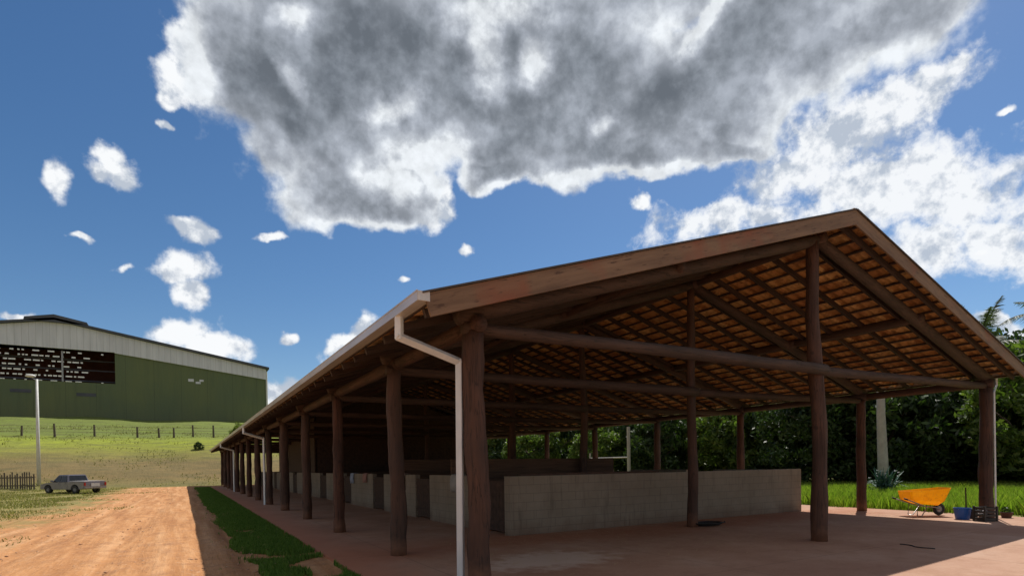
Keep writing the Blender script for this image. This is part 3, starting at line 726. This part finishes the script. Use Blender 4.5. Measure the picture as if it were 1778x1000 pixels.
for sgn in (-1, 1):
    for x0, x1 in ((-.66, .12), (.16, 1.08)):
        dr = MB().box((x0, sgn*.903-.006, .50), (x1, sgn*.903+.006, 1.05)).build('door', M_car, tr, bevel=.004)
        MB().box((x0+.08, sgn*.92-.012, .92), (x0+.24, sgn*.92+.012, .95)).build('handle', M_rubber, dr)
    MB().box((1.02, sgn*.99-.10, 1.08), (1.12, sgn*.99+.08, 1.26)).build('mirror', M_car, tr, bevel=.02)
    MB().box((2.40, sgn*.72-.16, .70), (2.62, sgn*.72+.16, .86)).build('headlight', M_head, tr, bevel=.02)
    MB().box((-2.665, sgn*.82-.07, .72), (-2.60, sgn*.82+.07, 1.02)).build('tail_light', M_lamp, tr, bevel=.01)
    for x in (1.68, -1.55):
        Mw = Matrix.Translation((x, sgn*.80, .37)) @ Matrix.Rotation(PI/2, 4, 'X')
        wl = MB().lathe(wheel_profile(), 24, M=Mw).build('wheel', M_rubber, tr, smooth=True)
        mb = MB().lathe([(.20, .10), (.205, .06), (.05, .09), (0, .10)], 20, M=Mw).lathe([(.20, -.10), (.205, -.06), (.05, -.09), (0, -.10)], 20, M=Mw)
        for k in range(6):
            a = k*PI/3
            mb.tube([Mw @ Vector((0, 0, -sgn*.095)), Mw @ Vector((.2*math.cos(a), .2*math.sin(a), -sgn*.10))], .022, 6)
        mb.build('rim', M_steel, wl, smooth=True)
MB().box((-2.72, -.88, .46), (-2.60, .88, .62)).build('bumper', M_steel, tr, bevel=.03)
MB().box((2.56, -.88, .40), (2.72, .88, .60)).build('bumper', M_car, tr, bevel=.04)
MB().box((2.52, -.52, .64), (2.672, .52, .84)).build('grille', M_rubber, tr, bevel=.01)
MB().box((-2.60, -.80, 1.103), (-.76, .80, 1.17)).build('bed_cover', M_canvas, tr, bevel=.02)
MB().box((-2.672, -.34, .66), (-2.655, .34, .96)).build('tailgate_panel', M_canvas, tr)
tr.rotation_euler = (0, 0, math.radians(150-20)); tr.location = (-7.45, 55.6, .02); tr.scale = (.95, .93, .82)

def gzf(x, y): return float(gz(x, y))
# wire fence on the bank: posts are one fence with parts
bf = empty('wire_fence', (0, 88, 6.1), 'wire fence on dark wooden posts along the grassy bank', 'fence')
xs_f = []
x = -30.0
while x < 24:
    xs_f.append(x+random.uniform(-.5, .5)); x += random.choice([1.7, 2.2, 2.6, 3.6, 4.6])
for x in xs_f:
    z = gzf(x, 88)-6.1; hh = random.uniform(1.05, 1.65); ln = random.uniform(-.06, .06)
    MB().tube([(x, 0, z-.4), (x+ln, 0, z+hh)], [.13, .10], 8, lump=.2, seed=x).build('post', M_fenced, bf)
for z in (.5, .85, 1.2):
    pts = [(x, -.10, gzf(x, 88)-6.1+z) for x in np.linspace(-31, 24.5, 40)]
    MB().tube(pts, .016, 4).build('wire', M_fenced, bf)
pf = empty('paling_fence', (-11.3, 64.3, 0), 'weathered upright paling fence beside the pickup', 'fence')
dv = Vector((-14-(-11.3), 65.8-64.3, 0)).normalized()
L_ = 9.0
for z in (.45, 1.15):
    MB().box((0, -.03, z), (L_, .0, z+.09)).build('rail', M_fenced, pf)
q = 0; xx = 0.0
while xx < L_:
    hh = random.uniform(1.35, 1.7)
    w_ = random.uniform(.09, .14)
    MB().box((xx, .004, -.1), (xx+w_, .03, hh)).build('paling', M_fenced, pf); xx += w_+random.uniform(.05, .14)
pf.rotation_euler = (0, 0, math.atan2(dv.y, dv.x)); pf.location.z = .05

# ------------------------------------------------------------------ foliage
def leaf_cloud(centers, radii, per, size, seed, flat=1.0):
    r = np.random.default_rng(seed); V = []; n_all = 0
    C_ = np.repeat(centers, per, 0); R_ = np.repeat(radii, per, 0)
    n = len(C_); u = r.normal(size=(n, 3)); u /= np.linalg.norm(u, axis=1, keepdims=True)
    rad = r.random(n)**.45
    Pp = C_ + u*(rad*R_)[:, None]*np.array([1, 1, flat])
    a = r.normal(size=(n, 3))+np.array([0, 0, -.3]); a /= np.linalg.norm(a, axis=1, keepdims=True)
    b = np.cross(a, r.normal(size=(n, 3))); b /= np.linalg.norm(b, axis=1, keepdims=True)
    s = size*(.6+.8*r.random(n))[:, None]
    v = np.stack([Pp-a*s, Pp+b*s*.42-a*s*.1, Pp+a*s, Pp-b*s*.42-a*s*.1], 1).reshape(-1, 3)
    return v, np.arange(len(v)).reshape(-1, 4)
def crown_mesh(name, w_, h_, z0, seed, m, clumps=70, per=90, size=.17):
    r = np.random.default_rng(seed); cs = []; rs = []
    lob = r.normal(size=(7, 3)); lob /= np.linalg.norm(lob, axis=1, keepdims=True)
    while len(cs) < clumps:
        u = r.normal(size=3); u /= np.linalg.norm(u)
        k = .72+.42*max(0, (lob@u).max()-.6)/.4
        rr = k*(r.random()**.33 if r.random() < .3 else .75+.25*r.random())
        p = np.array([u[0]*w_*rr, u[1]*w_*rr, z0+h_/2+u[2]*h_/2*rr])
        cs.append(p); rs.append(w_*(.16+.16*r.random()))
    v, f = leaf_cloud(np.array(cs), np.array(rs), per, size, seed+1, .75)
    me = npmesh(name, v, f, m); d_ = me.data; bpy.data.objects.remove(me); return d_, cs
def trunk_mesh(h_, r0, cs, seed):
    rnd = random.Random(seed); mb = MB()
    top = Vector((rnd.uniform(-.4, .4), rnd.uniform(-.4, .4), h_))
    pts = [Vector((0, 0, -.2)), Vector((.05, .02, h_*.35)), Vector((-.05, .08, h_*.6)), top]
    mb.tube(pts, [r0, r0*.75, r0*.6, r0*.3], 9, lump=.15, seed=seed)
    for c in rnd.sample(cs, 9):
        s_ = pts[1].lerp(pts[3], rnd.uniform(.1, .9)); c = Vector(c)
        mid = s_.lerp(c, .5)+Vector((0, 0, .3)); mb.tube([s_, mid, c], [r0*.36, r0*.22, r0*.06], 6)
    o = mb.build('trunk', M_bark, smooth=True); d_ = o.data; bpy.data.objects.remove(o); return d_
protos = []
for s_, (w_, h_, z0, m_) in enumerate([(3.8, 8.6, .3, M_leafd), (3.2, 7.2, .0, M_leafd), (4.2, 8.6, .5, M_leafm), (2.9, 5.4, .0, M_leafm), (3.5, 7.0, .0, M_leafd), (2.2, 3.6, .1, M_leafy)]):
    cm, cs = crown_mesh('crown', w_, h_, z0, 100+s_*7, m_, clumps=110, per=120, size=(.19, .15, .23, .17, .21, .13)[s_])
    tm = trunk_mesh(z0+h_*.6, .22, cs, s_); protos.append((cm, tm))
def tree(kind, x, y, s_, rz, label, group='trees beyond the grass', name='tree', z=None):
    e_ = empty(name, (x, y, gzf(x, y) if z is None else z), label, 'tree', group, rz); e_.scale = (s_, s_, s_*random.uniform(.92, 1.08))
    addme('crown', protos[kind][0], None, e_); addme('trunk', protos[kind][1], None, e_); return e_
def at(px, depth): # point at ground for a picture column, given the distance ahead
    v = Fw*depth + Ri*((px-889)/FPX*depth); return v.x, v.y
KN = ['dark broadleaf tree', 'small dark broadleaf tree', 'mid green spreading tree', 'low mid green tree', 'dark bushy tree', 'yellow green bush']
trees = [ (905, 70, 4, 1.1), (1015, 64, 0, 1.0), (1125, 58, 4, 1.1), (1180, 62, 0, 1.0), (1285, 52, 0, 1.0), (840, 92, 0, 1.1), (760, 96, 4, 1.0), # px, depth, kind, scale
    (1880, 30, 2, 1.0), (1775, 33, 2, .95), (1795, 28, 3, 1.0), (1690, 36, 0, 1.0), (1640, 33, 4, .85), (1590, 37, 1, 1.1), (1530, 34, 4, .95),
    (1470, 38, 0, .95), (1420, 35, 1, 1.05), (1370, 40, 4, 1.0), (1310, 43, 2, .9), (1265, 47, 3, 1.1), (1200, 52, 5, 1.2), (1150, 50, 4, .9),
    (1100, 60, 1, 1.0), (1040, 56, 3, 1.0), (985, 66, 5, 1.3), (930, 62, 3, 1.1), (870, 72, 2, 1.0), (1730, 42, 0, 1.2), (1560, 45, 0, 1.1),
    (1400, 48, 0, 1.0), (1240, 60, 4, 1.0), (1060, 75, 2, 1.1), (960, 80, 2, 1.1), (800, 84, 1, 1.0), (1950, 34, 0, 1.1), (1505, 44, 4, 1.1), (1640, 48, 0, 1.2)]
where = ['in the narrow gap right of the first post', 'behind the third ridge post, back row', 'back row right of the pale rail posts', 'back row left of the second ridge post', 'back row above the stall wall middle', 'far back beyond the store room', 'farthest, beyond the store room end', 'at the edge of the frame by the gutter end', 'just past the outer corner post', 'low beside the outer corner post', 'behind the wheelbarrow handles', 'right behind the wheelbarrow', 'between the wheelbarrow and the pale pole',
    'behind the pale pole', 'beside the second outer post', 'behind the leaning front ridge post', 'above the outer end of the stall wall', 'seen over the stall wall near its outer end', 'in the bright gap over the stall wall',
    'seen past the second ridge post', 'hidden partly by the second ridge post', 'beyond the small pale rail posts', 'in the middle gap under the roof', 'in the brightest gap under the roof', 'beyond the third ridge post', 'in the gap beside the first post',
    'taller, behind the corner post trees', 'second row behind the pale pole', 'second row behind the front ridge post', 'second row over the stall wall', 'far, seen in the middle gap', 'far, past the third ridge post', 'farthest, hidden deep behind the first post',
    'outside the corner near the gutter', 'second row behind the second outer post', 'second row behind the wheelbarrow']
for (px, dp, kd, s_), wh in zip(trees, where):
    x, y = at(px, dp); tree(kd, x, y, s_, random.uniform(0, 6.28), KN[kd]+' '+wh)
tree(5, 6.9, 84, .62, 1.0, 'light green bush on the bank where the barn roof meets the hill', 'bushes on the bank', 'bush')
tree(5, 9.4, 85, .8, 2.0, 'light green bush half hidden behind the barn gutter', 'bushes on the bank', 'bush')
tree(1, 1.7, 78, .17, 2.0, 'tiny dark bush alone on the bright green shoulder of the bank', 'bushes on the bank', 'bush')
# palms
def palm(x, y, ht, label, fr, seed):
    rnd = random.Random(seed)
    e_ = empty('palm_tree', (x, y, 0), label, 'palm tree', 'palms behind the barn')
    MB().tube([(0, 0, -.2), (.05, 0, ht*.5), (0, .05, ht)], [.24, .17, .15], 12, lump=.05).build('trunk', M_conc, e_, smooth=True)
    for (az, el, ln, droop) in fr:
        mb = MB(); pts = []; p = Vector((0, 0, ht)); e = el; n = 16
        for i in range(n+1):
            pts.append(p.copy()); dirv = Vector((math.cos(az)*math.cos(e), math.sin(az)*math.cos(e), math.sin(e))); p += dirv*ln/n; e -= droop/n
        mb.tube(pts, [.035*(1-i/n)+.006 for i in range(n+1)], 5)
        side = Vector((-math.sin(az), math.cos(az), 0)); K_ = n*5
        for k in range(int(K_*.08), K_):
            f = k/K_*n; i = int(f); a = pts[i].lerp(pts[min(i+1, n)], f-i); T = (pts[min(i+1, n)]-pts[i]).normalized()
            ll = .85*math.sin(PI*min(1, .12+.88*k/K_))**.6*rnd.uniform(.8, 1.1)
            for s_ in (-1, 1):
                dd = (side*s_*.8+T*.55+Vector((0, 0, rnd.uniform(-.65, -.05)))).normalized()
                tip = a+dd*ll+Vector((0, 0, -.12*ll)); wv = T*.035
                mb.add([a-wv, a+wv, tip], [(0, 1, 2)])
        mb.build('frond', M_palm, e_)
az_l = math.atan2(.5, -.866)   # picture-left
x, y = at(1702, 36)
palm(x, y, 8.4, 'palm with stiff upright fronds showing above the roof verge', [(az_l, 1.35, 3.6, .5), (az_l+PI, 1.4, 3.8, .5), (az_l+1.2, 1.25, 3.0, .7), (az_l+.3, 1.1, 2.6, .8), (az_l-1.2, 1.2, 2.8, .6), (az_l+PI+.3, .9, 2.4, .9), (az_l+2.2, .6, 2.6, 1.2)], 1)
x, y = at(1865, 34)
palm(x, y, 9.2, 'palm with a drooping frond arching in at the frame edge', [(az_l, .75, 5.0, 1.5), (az_l+.35, .35, 4.2, 1.4), (az_l+1.2, .9, 3.8, 1.6), (az_l+2.4, .9, 3.8, 1.6), (az_l+3.6, .9, 3.8, 1.6), (az_l+4.8, .9, 3.8, 1.6), (az_l-.5, 1.2, 3.6, 1.2)], 2)
# grass
def blades(xy, h_, w_, seed, lean=.5):
    r = np.random.default_rng(seed); n = len(xy)
    a = r.random(n)*2*PI; hh = h_*(.5+.8*r.random(n)); ww = w_*(.6+.8*r.random(n)); l = lean*hh*r.random(n); la = r.random(n)*2*PI
    z = xy[:, 2] if xy.shape[1] > 2 else np.zeros(n)
    c, s_ = np.cos(a)*ww, np.sin(a)*ww; x, y = xy[:, 0], xy[:, 1]
    mx, my = x+np.cos(la)*l*.35, y+np.sin(la)*l*.35
    v = np.stack([np.stack([x-c, y-s_, z], -1), np.stack([x+c, y+s_, z], -1), np.stack([mx+c*.7, my+s_*.7, z+hh*.6], -1), np.stack([x+np.cos(la)*l, y+np.sin(la)*l, z+hh], -1), np.stack([mx-c*.7, my-s_*.7, z+hh*.6], -1)], 1)
    return v.reshape(-1, 3), np.arange(5*n).reshape(-1, 5)
def patch_noise(x, y, sc_, seed=0): return np.array([noise.noise(Vector((a*sc_, b*sc_, seed))) for a, b in zip(x, y)])
n = 120000; y = 5+57*rng.random(n)**1.9; x = .75+1.55*rng.random(n)
pn = patch_noise(x, y, 1.1); pn2 = patch_noise(x, y, .35, 5)
lim = .92+.22*pn2+.22*pn
keep = (x > lim) & (pn > -.40) & (patch_noise(x, y, .8, 11) > -.42+.28*np.clip((13-y)/8, 0, .6)*(x < 1.6)) & (x < 2.22)
xy = np.stack([x, y], -1)[keep]
wx = .30+.9*rng.random(2600)**.5; wy = 7+50*rng.random(2600)**1.6; wn = patch_noise(wx, wy, 1.7, 4); wk = wn > .12
xy = np.concatenate([xy, np.stack([wx, wy], -1)[wk]])
v, f = blades(xy, .085, .010, 3); tag(npmesh('grass', v, f, M_grass), 'strip of short green grass between dirt track and concrete floor', 'grass', kind='stuff')
n = 120000; dp = 14+26*rng.random(n); px = 1350+620*rng.random(n)
gx = Fw.x*dp+Ri.x*(px-889)/FPX*dp; gy = Fw.y*dp+Ri.y*(px-889)/FPX*dp
k_ = (gx > 19.65+.25*np.sin(gy*2.1)) & (gy > -4); gx, gy = gx[k_], gy[k_]
pn = patch_noise(gx, gy, .5, 2); k_ = pn > -.38; gx, gy, pn = gx[k_], gy[k_], pn[k_]
v, f = blades(np.stack([gx, gy], -1), .38, .016, 4, .7); tag(npmesh('grass', v, f, M_grassb), 'tall bright green grass beyond the concrete edge', 'grass', kind='stuff')
n = 42000; gy = 14+50*rng.random(n); gx = -16+15*rng.random(n)
pn = patch_noise(gx, gy, .35, 7); edge = -3.4-.02*gy; k_ = (gx < edge+4.5*pn) & (pn > -.12) & (gy+6*pn > 17)
gx, gy = gx[k_], gy[k_]; gzv = gz(gx, gy)
v, f = blades(np.stack([gx, gy, gzv], -1), .11, .016, 5, .9); tag(npmesh('grass', v, f, M_grassd), 'patchy dry grass on the left of the dirt track', 'grass', kind='stuff')
n = 9000; gx = -24+42*rng.random(n); gy = 63.5+42*rng.random(n)
pn = patch_noise(gx, gy, .25, 9); k_ = pn > -.1; gx, gy = gx[k_], gy[k_]; gzv = gz(gx, gy)+.0
v, f = blades(np.stack([gx, gy, gzv-.05], -1), .20, .035, 6, .9); tag(npmesh('grass', v, f, M_grassk), 'rough tufted grass over the bank below the hall', 'grass', kind='stuff')

# pebbles and clods on the track, straw on the floor
def pebbles(n, xr, yr, zf, s0, s1, seed):
    r = np.random.default_rng(seed); V = []; F = []
    oc = np.array([(1,0,0),(0,1,0),(-1,0,0),(0,-1,0),(0,0,.7),(0,0,-.5)]); of = np.array([(0,1,4),(1,2,4),(2,3,4),(3,0,4),(1,0,5),(2,1,5),(3,2,5),(0,3,5)])
    x = xr[0]+(xr[1]-xr[0])*r.random(n); y = yr[0]+(yr[1]-yr[0])*r.random(n)**1.6; sz = s0+(s1-s0)*r.random(n)**4
    th = r.random(n)*6.28; c, s_ = np.cos(th), np.sin(th)
    P_ = oc[None]*(1+.5*(r.random((n, 6, 1))-.5))*sz[:, None, None]*np.array([1.2, .9, .7])
    X_ = P_[..., 0]*c[:, None]-P_[..., 1]*s_[:, None]+x[:, None]; Y_ = P_[..., 0]*s_[:, None]+P_[..., 1]*c[:, None]+y[:, None]
    V = np.stack([X_, Y_, P_[..., 2]+zf], -1).reshape(-1, 3); F = (of[None]+6*np.arange(n)[:, None, None]).reshape(-1, 3)
    return V, F
M_clod = simple('dirt_clods', (.34, .17, .09), (.60, .38, .24), 3, .95, .2)
v, f = pebbles(5000, (-6, 1.6), (7, 60), .045, .008, .045, 21); tag(npmesh('gravel', v, f, M_clod), 'scattered clods and small stones on the red dirt track', 'gravel', kind='stuff')
n = 2600; gx = 4.5+13.5*rng.random(n); gy = 6.3+5.0*rng.random(n)**.6; a_ = rng.random(n)*6.28; l_ = .03+.07*rng.random(n); zz_ = ZF+.003+.01*rng.random(n)
cx_, sy_ = np.cos(a_)*l_, np.sin(a_)*l_; px_, py_ = -np.sin(a_)*.003, np.cos(a_)*.003
v = np.stack([np.stack([gx-cx_-px_, gy-sy_-py_, zz_], -1), np.stack([gx+cx_-px_, gy+sy_-py_, zz_+.004], -1), np.stack([gx+cx_+px_, gy+sy_+py_, zz_+.004], -1), np.stack([gx-cx_+px_, gy-sy_+py_, zz_], -1)], 1).reshape(-1, 3)
M_straw = simple('straw', (.45, .33, .16), (.62, .48, .26), 9, .9, 0)
tag(npmesh('straw', v, np.arange(4*n).reshape(-1, 4), M_straw), 'wisps of loose straw on the floor before the stall wall', 'straw', kind='stuff')

# ------------------------------------------------------------------ things by the right-hand posts
def orange_fn(t):
    n = t.noise(obc(t), 5, 4, .6); c = t.ramp(n, [(.3, (.88, .50, .015)), (.7, (.96, .62, .03))])
    c = t.mix(t.rng(t.noise(obc(t), 18, 4, .7), .56, .68, 0, .55), c, (.45, .24, .08))
    t.set(t.b, 'Base Color', c); t.set(t.b, 'Roughness', .4)
    tr = t.n('ShaderNodeBsdfTranslucent'); t.set(tr, 'Color', c); mx = t.n('ShaderNodeMixShader'); t.set(mx, 0, .6)   # thin plastic tray glows with the sun behind it
    t.nt.links.new(t.b.outputs[0], mx.inputs[1]); t.nt.links.new(tr.outputs[0], mx.inputs[2]); t.nt.links.new(mx.outputs[0], t.out.inputs[0])
M_orange = mat('orange_plastic_tray', orange_fn)
wb = empty('wheelbarrow', (18.12, 8.13, ZF), 'orange wheelbarrow standing on the concrete edge by the tall grass', 'wheelbarrow')
def tray():
    # local +x = wheel end; stations: rim and floor rings
    rim = [(-.67, -.30, .775), (-.63, -.36, .78), (.62, -.36, .855), (.72, -.28, .875), (.72, .28, .875), (.62, .36, .855), (-.63, .36, .78), (-.67, .30, .775)]
    mid = [(-.62, -.27, .52), (-.58, -.31, .50), (.47, -.27, .45), (.54, -.22, .46), (.54, .22, .46), (.47, .27, .45), (-.58, .31, .50), (-.62, .27, .52)]
    bot = [(-.32, -.18, .385), (-.28, -.21, .375), (.32, -.19, .32), (.38, -.15, .33), (.38, .15, .33), (.32, .19, .32), (-.28, .21, .375), (-.32, .18, .385)]
    ins = lambda r_, k, dz: [(x*k, y*k, z+dz) for x, y, z in r_]
    rings = [rim, mid, bot]; inn = [ins(rim, .965, .004), ins(mid, .955, .006), ins(bot, .95, .012)]
    vs = sum(rings, []) + sum(inn, []); fs = []; n = 8
    for i in range(n):
        j = (i+1) % n
        for q in (0, 1): fs += [(q*8+i, q*8+j, q*8+8+j, q*8+8+i), (24+q*8+i, 32+q*8+i, 32+q*8+j, 24+q*8+j)]
        fs.append((i, 24+i, 24+j, j))
    fs += [tuple(range(16, 24)), tuple(range(47, 39, -1))]
    return MB().add(vs, fs)
tray().build('tray', M_orange, wb, bevel=.008)
for s_ in (-1, 1):
    MB().tube([(-.86, s_*.30, .56), (-.60, s_*.28, .47), (-.1, s_*.17, .31), (.30, s_*.10, .26), (.52, s_*.07, .20)], .019, 8).build('handle', M_steel, wb, smooth=True)
    MB().tube([(-.86, s_*.30, .56), (-.74, s_*.295, .52)], .026, 8).build('grip', M_rubber, wb, smooth=True)
    MB().tube([(-.34, s_*.22, .40), (-.38, s_*.22, .02), (-.22, s_*.22, .01), (-.02, s_*.18, .29)], .016, 8).build('leg', M_steel, wb, smooth=True)
Mw = Matrix.Translation((.50, 0, .20)) @ Matrix.Rotation(PI/2, 4, 'X')
wl = MB().lathe([(.10, -.035), (.15, -.05), (.185, -.035), (.198, 0), (.185, .035), (.15, .05), (.10, .035)], 22, M=Mw).build('wheel', M_rubber, wb, smooth=True)
MB().lathe([(.11, .03), (.09, .02), (.03, .05), (0, .05)], 16, M=Mw).lathe([(.11, -.03), (.09, -.02), (.03, -.05), (0, -.05)], 16, M=Mw).build('rim', M_steel, wl, smooth=True)
wb.rotation_euler = (0, 0, math.atan2(-.5, .866)); wb.scale = (.84, .84, .90)

def bucket(name, x, y, z, r, h, m, label, rim=True):
    e_ = empty(name, (x, y, z), label, name.replace('_', ' '))
    MB().lathe([(0, .012), (r*.74, .012), (r*.97, h), (r*1.05, h), (r*1.05, h-.02), (r*1.0, h-.022), (r*.78, 0), (0, 0)], 22).build('body', m, e_, smooth=False)
    pts = [(r*1.02*math.cos(a), .0+r*.25*math.sin(a), h-.01-r*.75*math.sin(a)*.6) for a in np.linspace(0, PI, 12)]
    MB().tube(pts, .006, 5).build('handle', M_steel, e_); return e_
M_blue = simple('blue_plastic', (.010, .085, .36), (.02, .12, .45), 4, .4, .05)
M_blk = simple('black_plastic', (.018, .018, .02), (.04, .038, .036), 5, .6, .15)
bucket('bucket', 17.72, 7.05, ZF, .19, .30, M_blue, 'blue plastic bucket on the floor between wheelbarrow and crate')
bucket('bucket', 18.15, 6.98, ZF, .12, .24, M_blk, 'small black bucket at the foot of the upright stick')
e_ = empty('broom', (18.45, 7.25, ZF), 'dark long-handled broom standing upright behind the small black bucket', 'broom')
MB().tube([(0, 0, .05), (.02, .02, .80)], .018, 8).build('handle', M_cap, e_)
MB().box((-.16, -.03, 0), (.16, .03, .09)).build('brush_head', M_blk, e_, bevel=.01)
# crate by the corner post
cr = empty('crate', (17.62, 6.52, ZF), 'black slatted plastic crate against the outer corner post', 'crate')
mb = MB(); a, b, hh = .17, .15, .38
mb.box((-a, -b, 0), (a, b, .02))
for z in (.03, .12, .21, .30):
    for s_ in (-1, 1):
        mb.box((-a, s_*b-.008, z), (a, s_*b+.008, z+.055)); mb.box((s_*a-.008, -b, z), (s_*a+.008, b, z+.055))
for sx in (-1, 1):
    for sy in (-1, 1): mb.box((sx*a-.02, sy*b-.02, 0), (sx*a+.02, sy*b+.02, hh))
mb.build('body', M_blk, cr); cr.rotation_euler = (0, 0, -.4)
M_rag = simple('grey_rag', (.16, .13, .14), (.32, .28, .30), 9, .9, .3)
mb = MB(); vs = []; fs = []
for i in range(9):
    for j in range(9):
        u_, v_ = i/8*2-1, j/8*2-1
        vs.append((u_*.14, v_*.11, .20+.09*(1-max(abs(u_), abs(v_)))+.05*noise.noise(Vector((u_*3, v_*3, 0)))))
for i in range(8):
    for j in range(8): fs.append((i*9+j, (i+1)*9+j, (i+1)*9+j+1, i*9+j+1))
rg = mb.add(vs, fs).build('rag', M_rag, smooth=True); rg.location = cr.location; rg.rotation_euler = cr.rotation_euler
tag(rg, 'crumpled greyish rags filling the black crate', 'rags')
fp = empty('flower_pot', (18.95, 6.55, ZF), 'small dark plant pot alone on the concrete edge past the corner post', 'flower pot')
MB().lathe([(0, .01), (.09, .01), (.13, .15), (.145, .15), (.145, .12), (.13, .115), (.10, 0), (0, 0)], 18).build('pot', simple('dark_clay', (.07, .03, .02), (.12, .05, .03), 5, .8, .1), fp)
v, f = leaf_cloud(np.array([[0, 0, .19]]), np.array([.10]), 60, .045, 3); npmesh('foliage', v, f, M_leafd, fp)
# pale pole with agave bush
x, y = at(1532, 27)
pl = empty('concrete_pole', (x, y, 0), 'stout pale grey pole rising from a bluish leafy bush', 'pole')
MB().tube([(.12, 0, -.1), (.05, 0, 1.6), (-.08, 0, 3.8), (-.1, 0, 7.4)], [.24, .22, .18, .15], 14, lump=.05, seed=2).build('shaft', M_conc, pl, smooth=True)
x, y = at(1537, 25.6)
ag = empty('agave_bush', (x, y, 0), 'bluish green bush with pale tips at the foot of the pale pole', 'bush')
mb = MB()
for k in range(150):
    a = random.uniform(0, 6.28); e = random.uniform(.15, 1.45); ln = random.uniform(.6, 1.15); b0 = Vector((random.uniform(-.3, .3), random.uniform(-.3, .3), random.uniform(.1, .6)))
    dv_ = Vector((math.cos(a)*math.cos(e), math.sin(a)*math.cos(e), math.sin(e))); sd_ = Vector((-math.sin(a), math.cos(a), 0))*.035
    mid = b0+dv_*ln*.55; tip = b0+dv_*ln+Vector((0, 0, -.22*math.cos(e)))
    mb.add([b0-sd_*.6, b0+sd_*.6, mid+sd_, tip, mid-sd_], [(0, 1, 2, 4), (4, 2, 3)])
mb.build('foliage', M_agave, ag)
mb = MB()
for k in range(16):
    a = random.uniform(0, 6.28); r_ = random.uniform(.2, .75); c = (r_*math.cos(a), r_*math.sin(a), random.uniform(.8, 1.35)-r_*.3)
    for q in range(5):
        aa = q*1.257; mb.add([c, (c[0]+.06*math.cos(aa), c[1]+.06*math.sin(aa), c[2]+.03), (c[0]+.05*math.cos(aa+.8), c[1]+.05*math.sin(aa+.8), c[2]-.03)], [(0, 1, 2)])
mb.build('blossom', M_white, ag)
# pale rail posts seen through the barn, far side
x0, y0 = at(1092, 46); x1, y1 = at(1025, 50)
wf = empty('paddock_rail', (x0, y0, 0), 'pale concrete posts with a single rail seen over the stall wall', 'rail')
dx, dy = x1-x0, y1-y0
MB().box((-.10, -.10, 0), (.10, .10, 4.6)).build('post', M_conc, wf, bevel=.01)
MB().box((dx-.06, dy-.06, 0), (dx+.06, dy+.06, 2.6)).build('post', M_conc, wf, bevel=.01)
MB().tube([(0, 0, 2.15), (dx, dy, 2.15)], .06, 4).build('rail', M_conc, wf)
# small loose things on the floor
pts = [(11.0+.9*math.cos(a)*0+k*.16, 5.65+.10*math.sin(k*.8)-.05*k, ZF+.014) for k, a in enumerate(np.linspace(0, 6, 9))]
tag(MB().tube([(11.62-.02*k+.05*math.sin(k*.9), 5.62-.072*k+.03*math.sin(k*1.7), ZF+.012) for k in range(10)], .010, 6).build('rope', M_blk, smooth=True), 'thin black rope end lying on the open concrete floor', 'rope')
mb = MB(); pts = []
for k in range(90):
    a = k*.42; r_ = .16+.0016*k+.02*math.sin(k*.31); pts.append((11.42+r_*1.6*math.cos(a), 9.95+r_*math.sin(a), ZF+.016+.0009*k))
tag(mb.tube(pts, .014, 6).build('hose', M_rubber, smooth=True), 'coiled black hose at the foot of the second ridge post', 'hose')
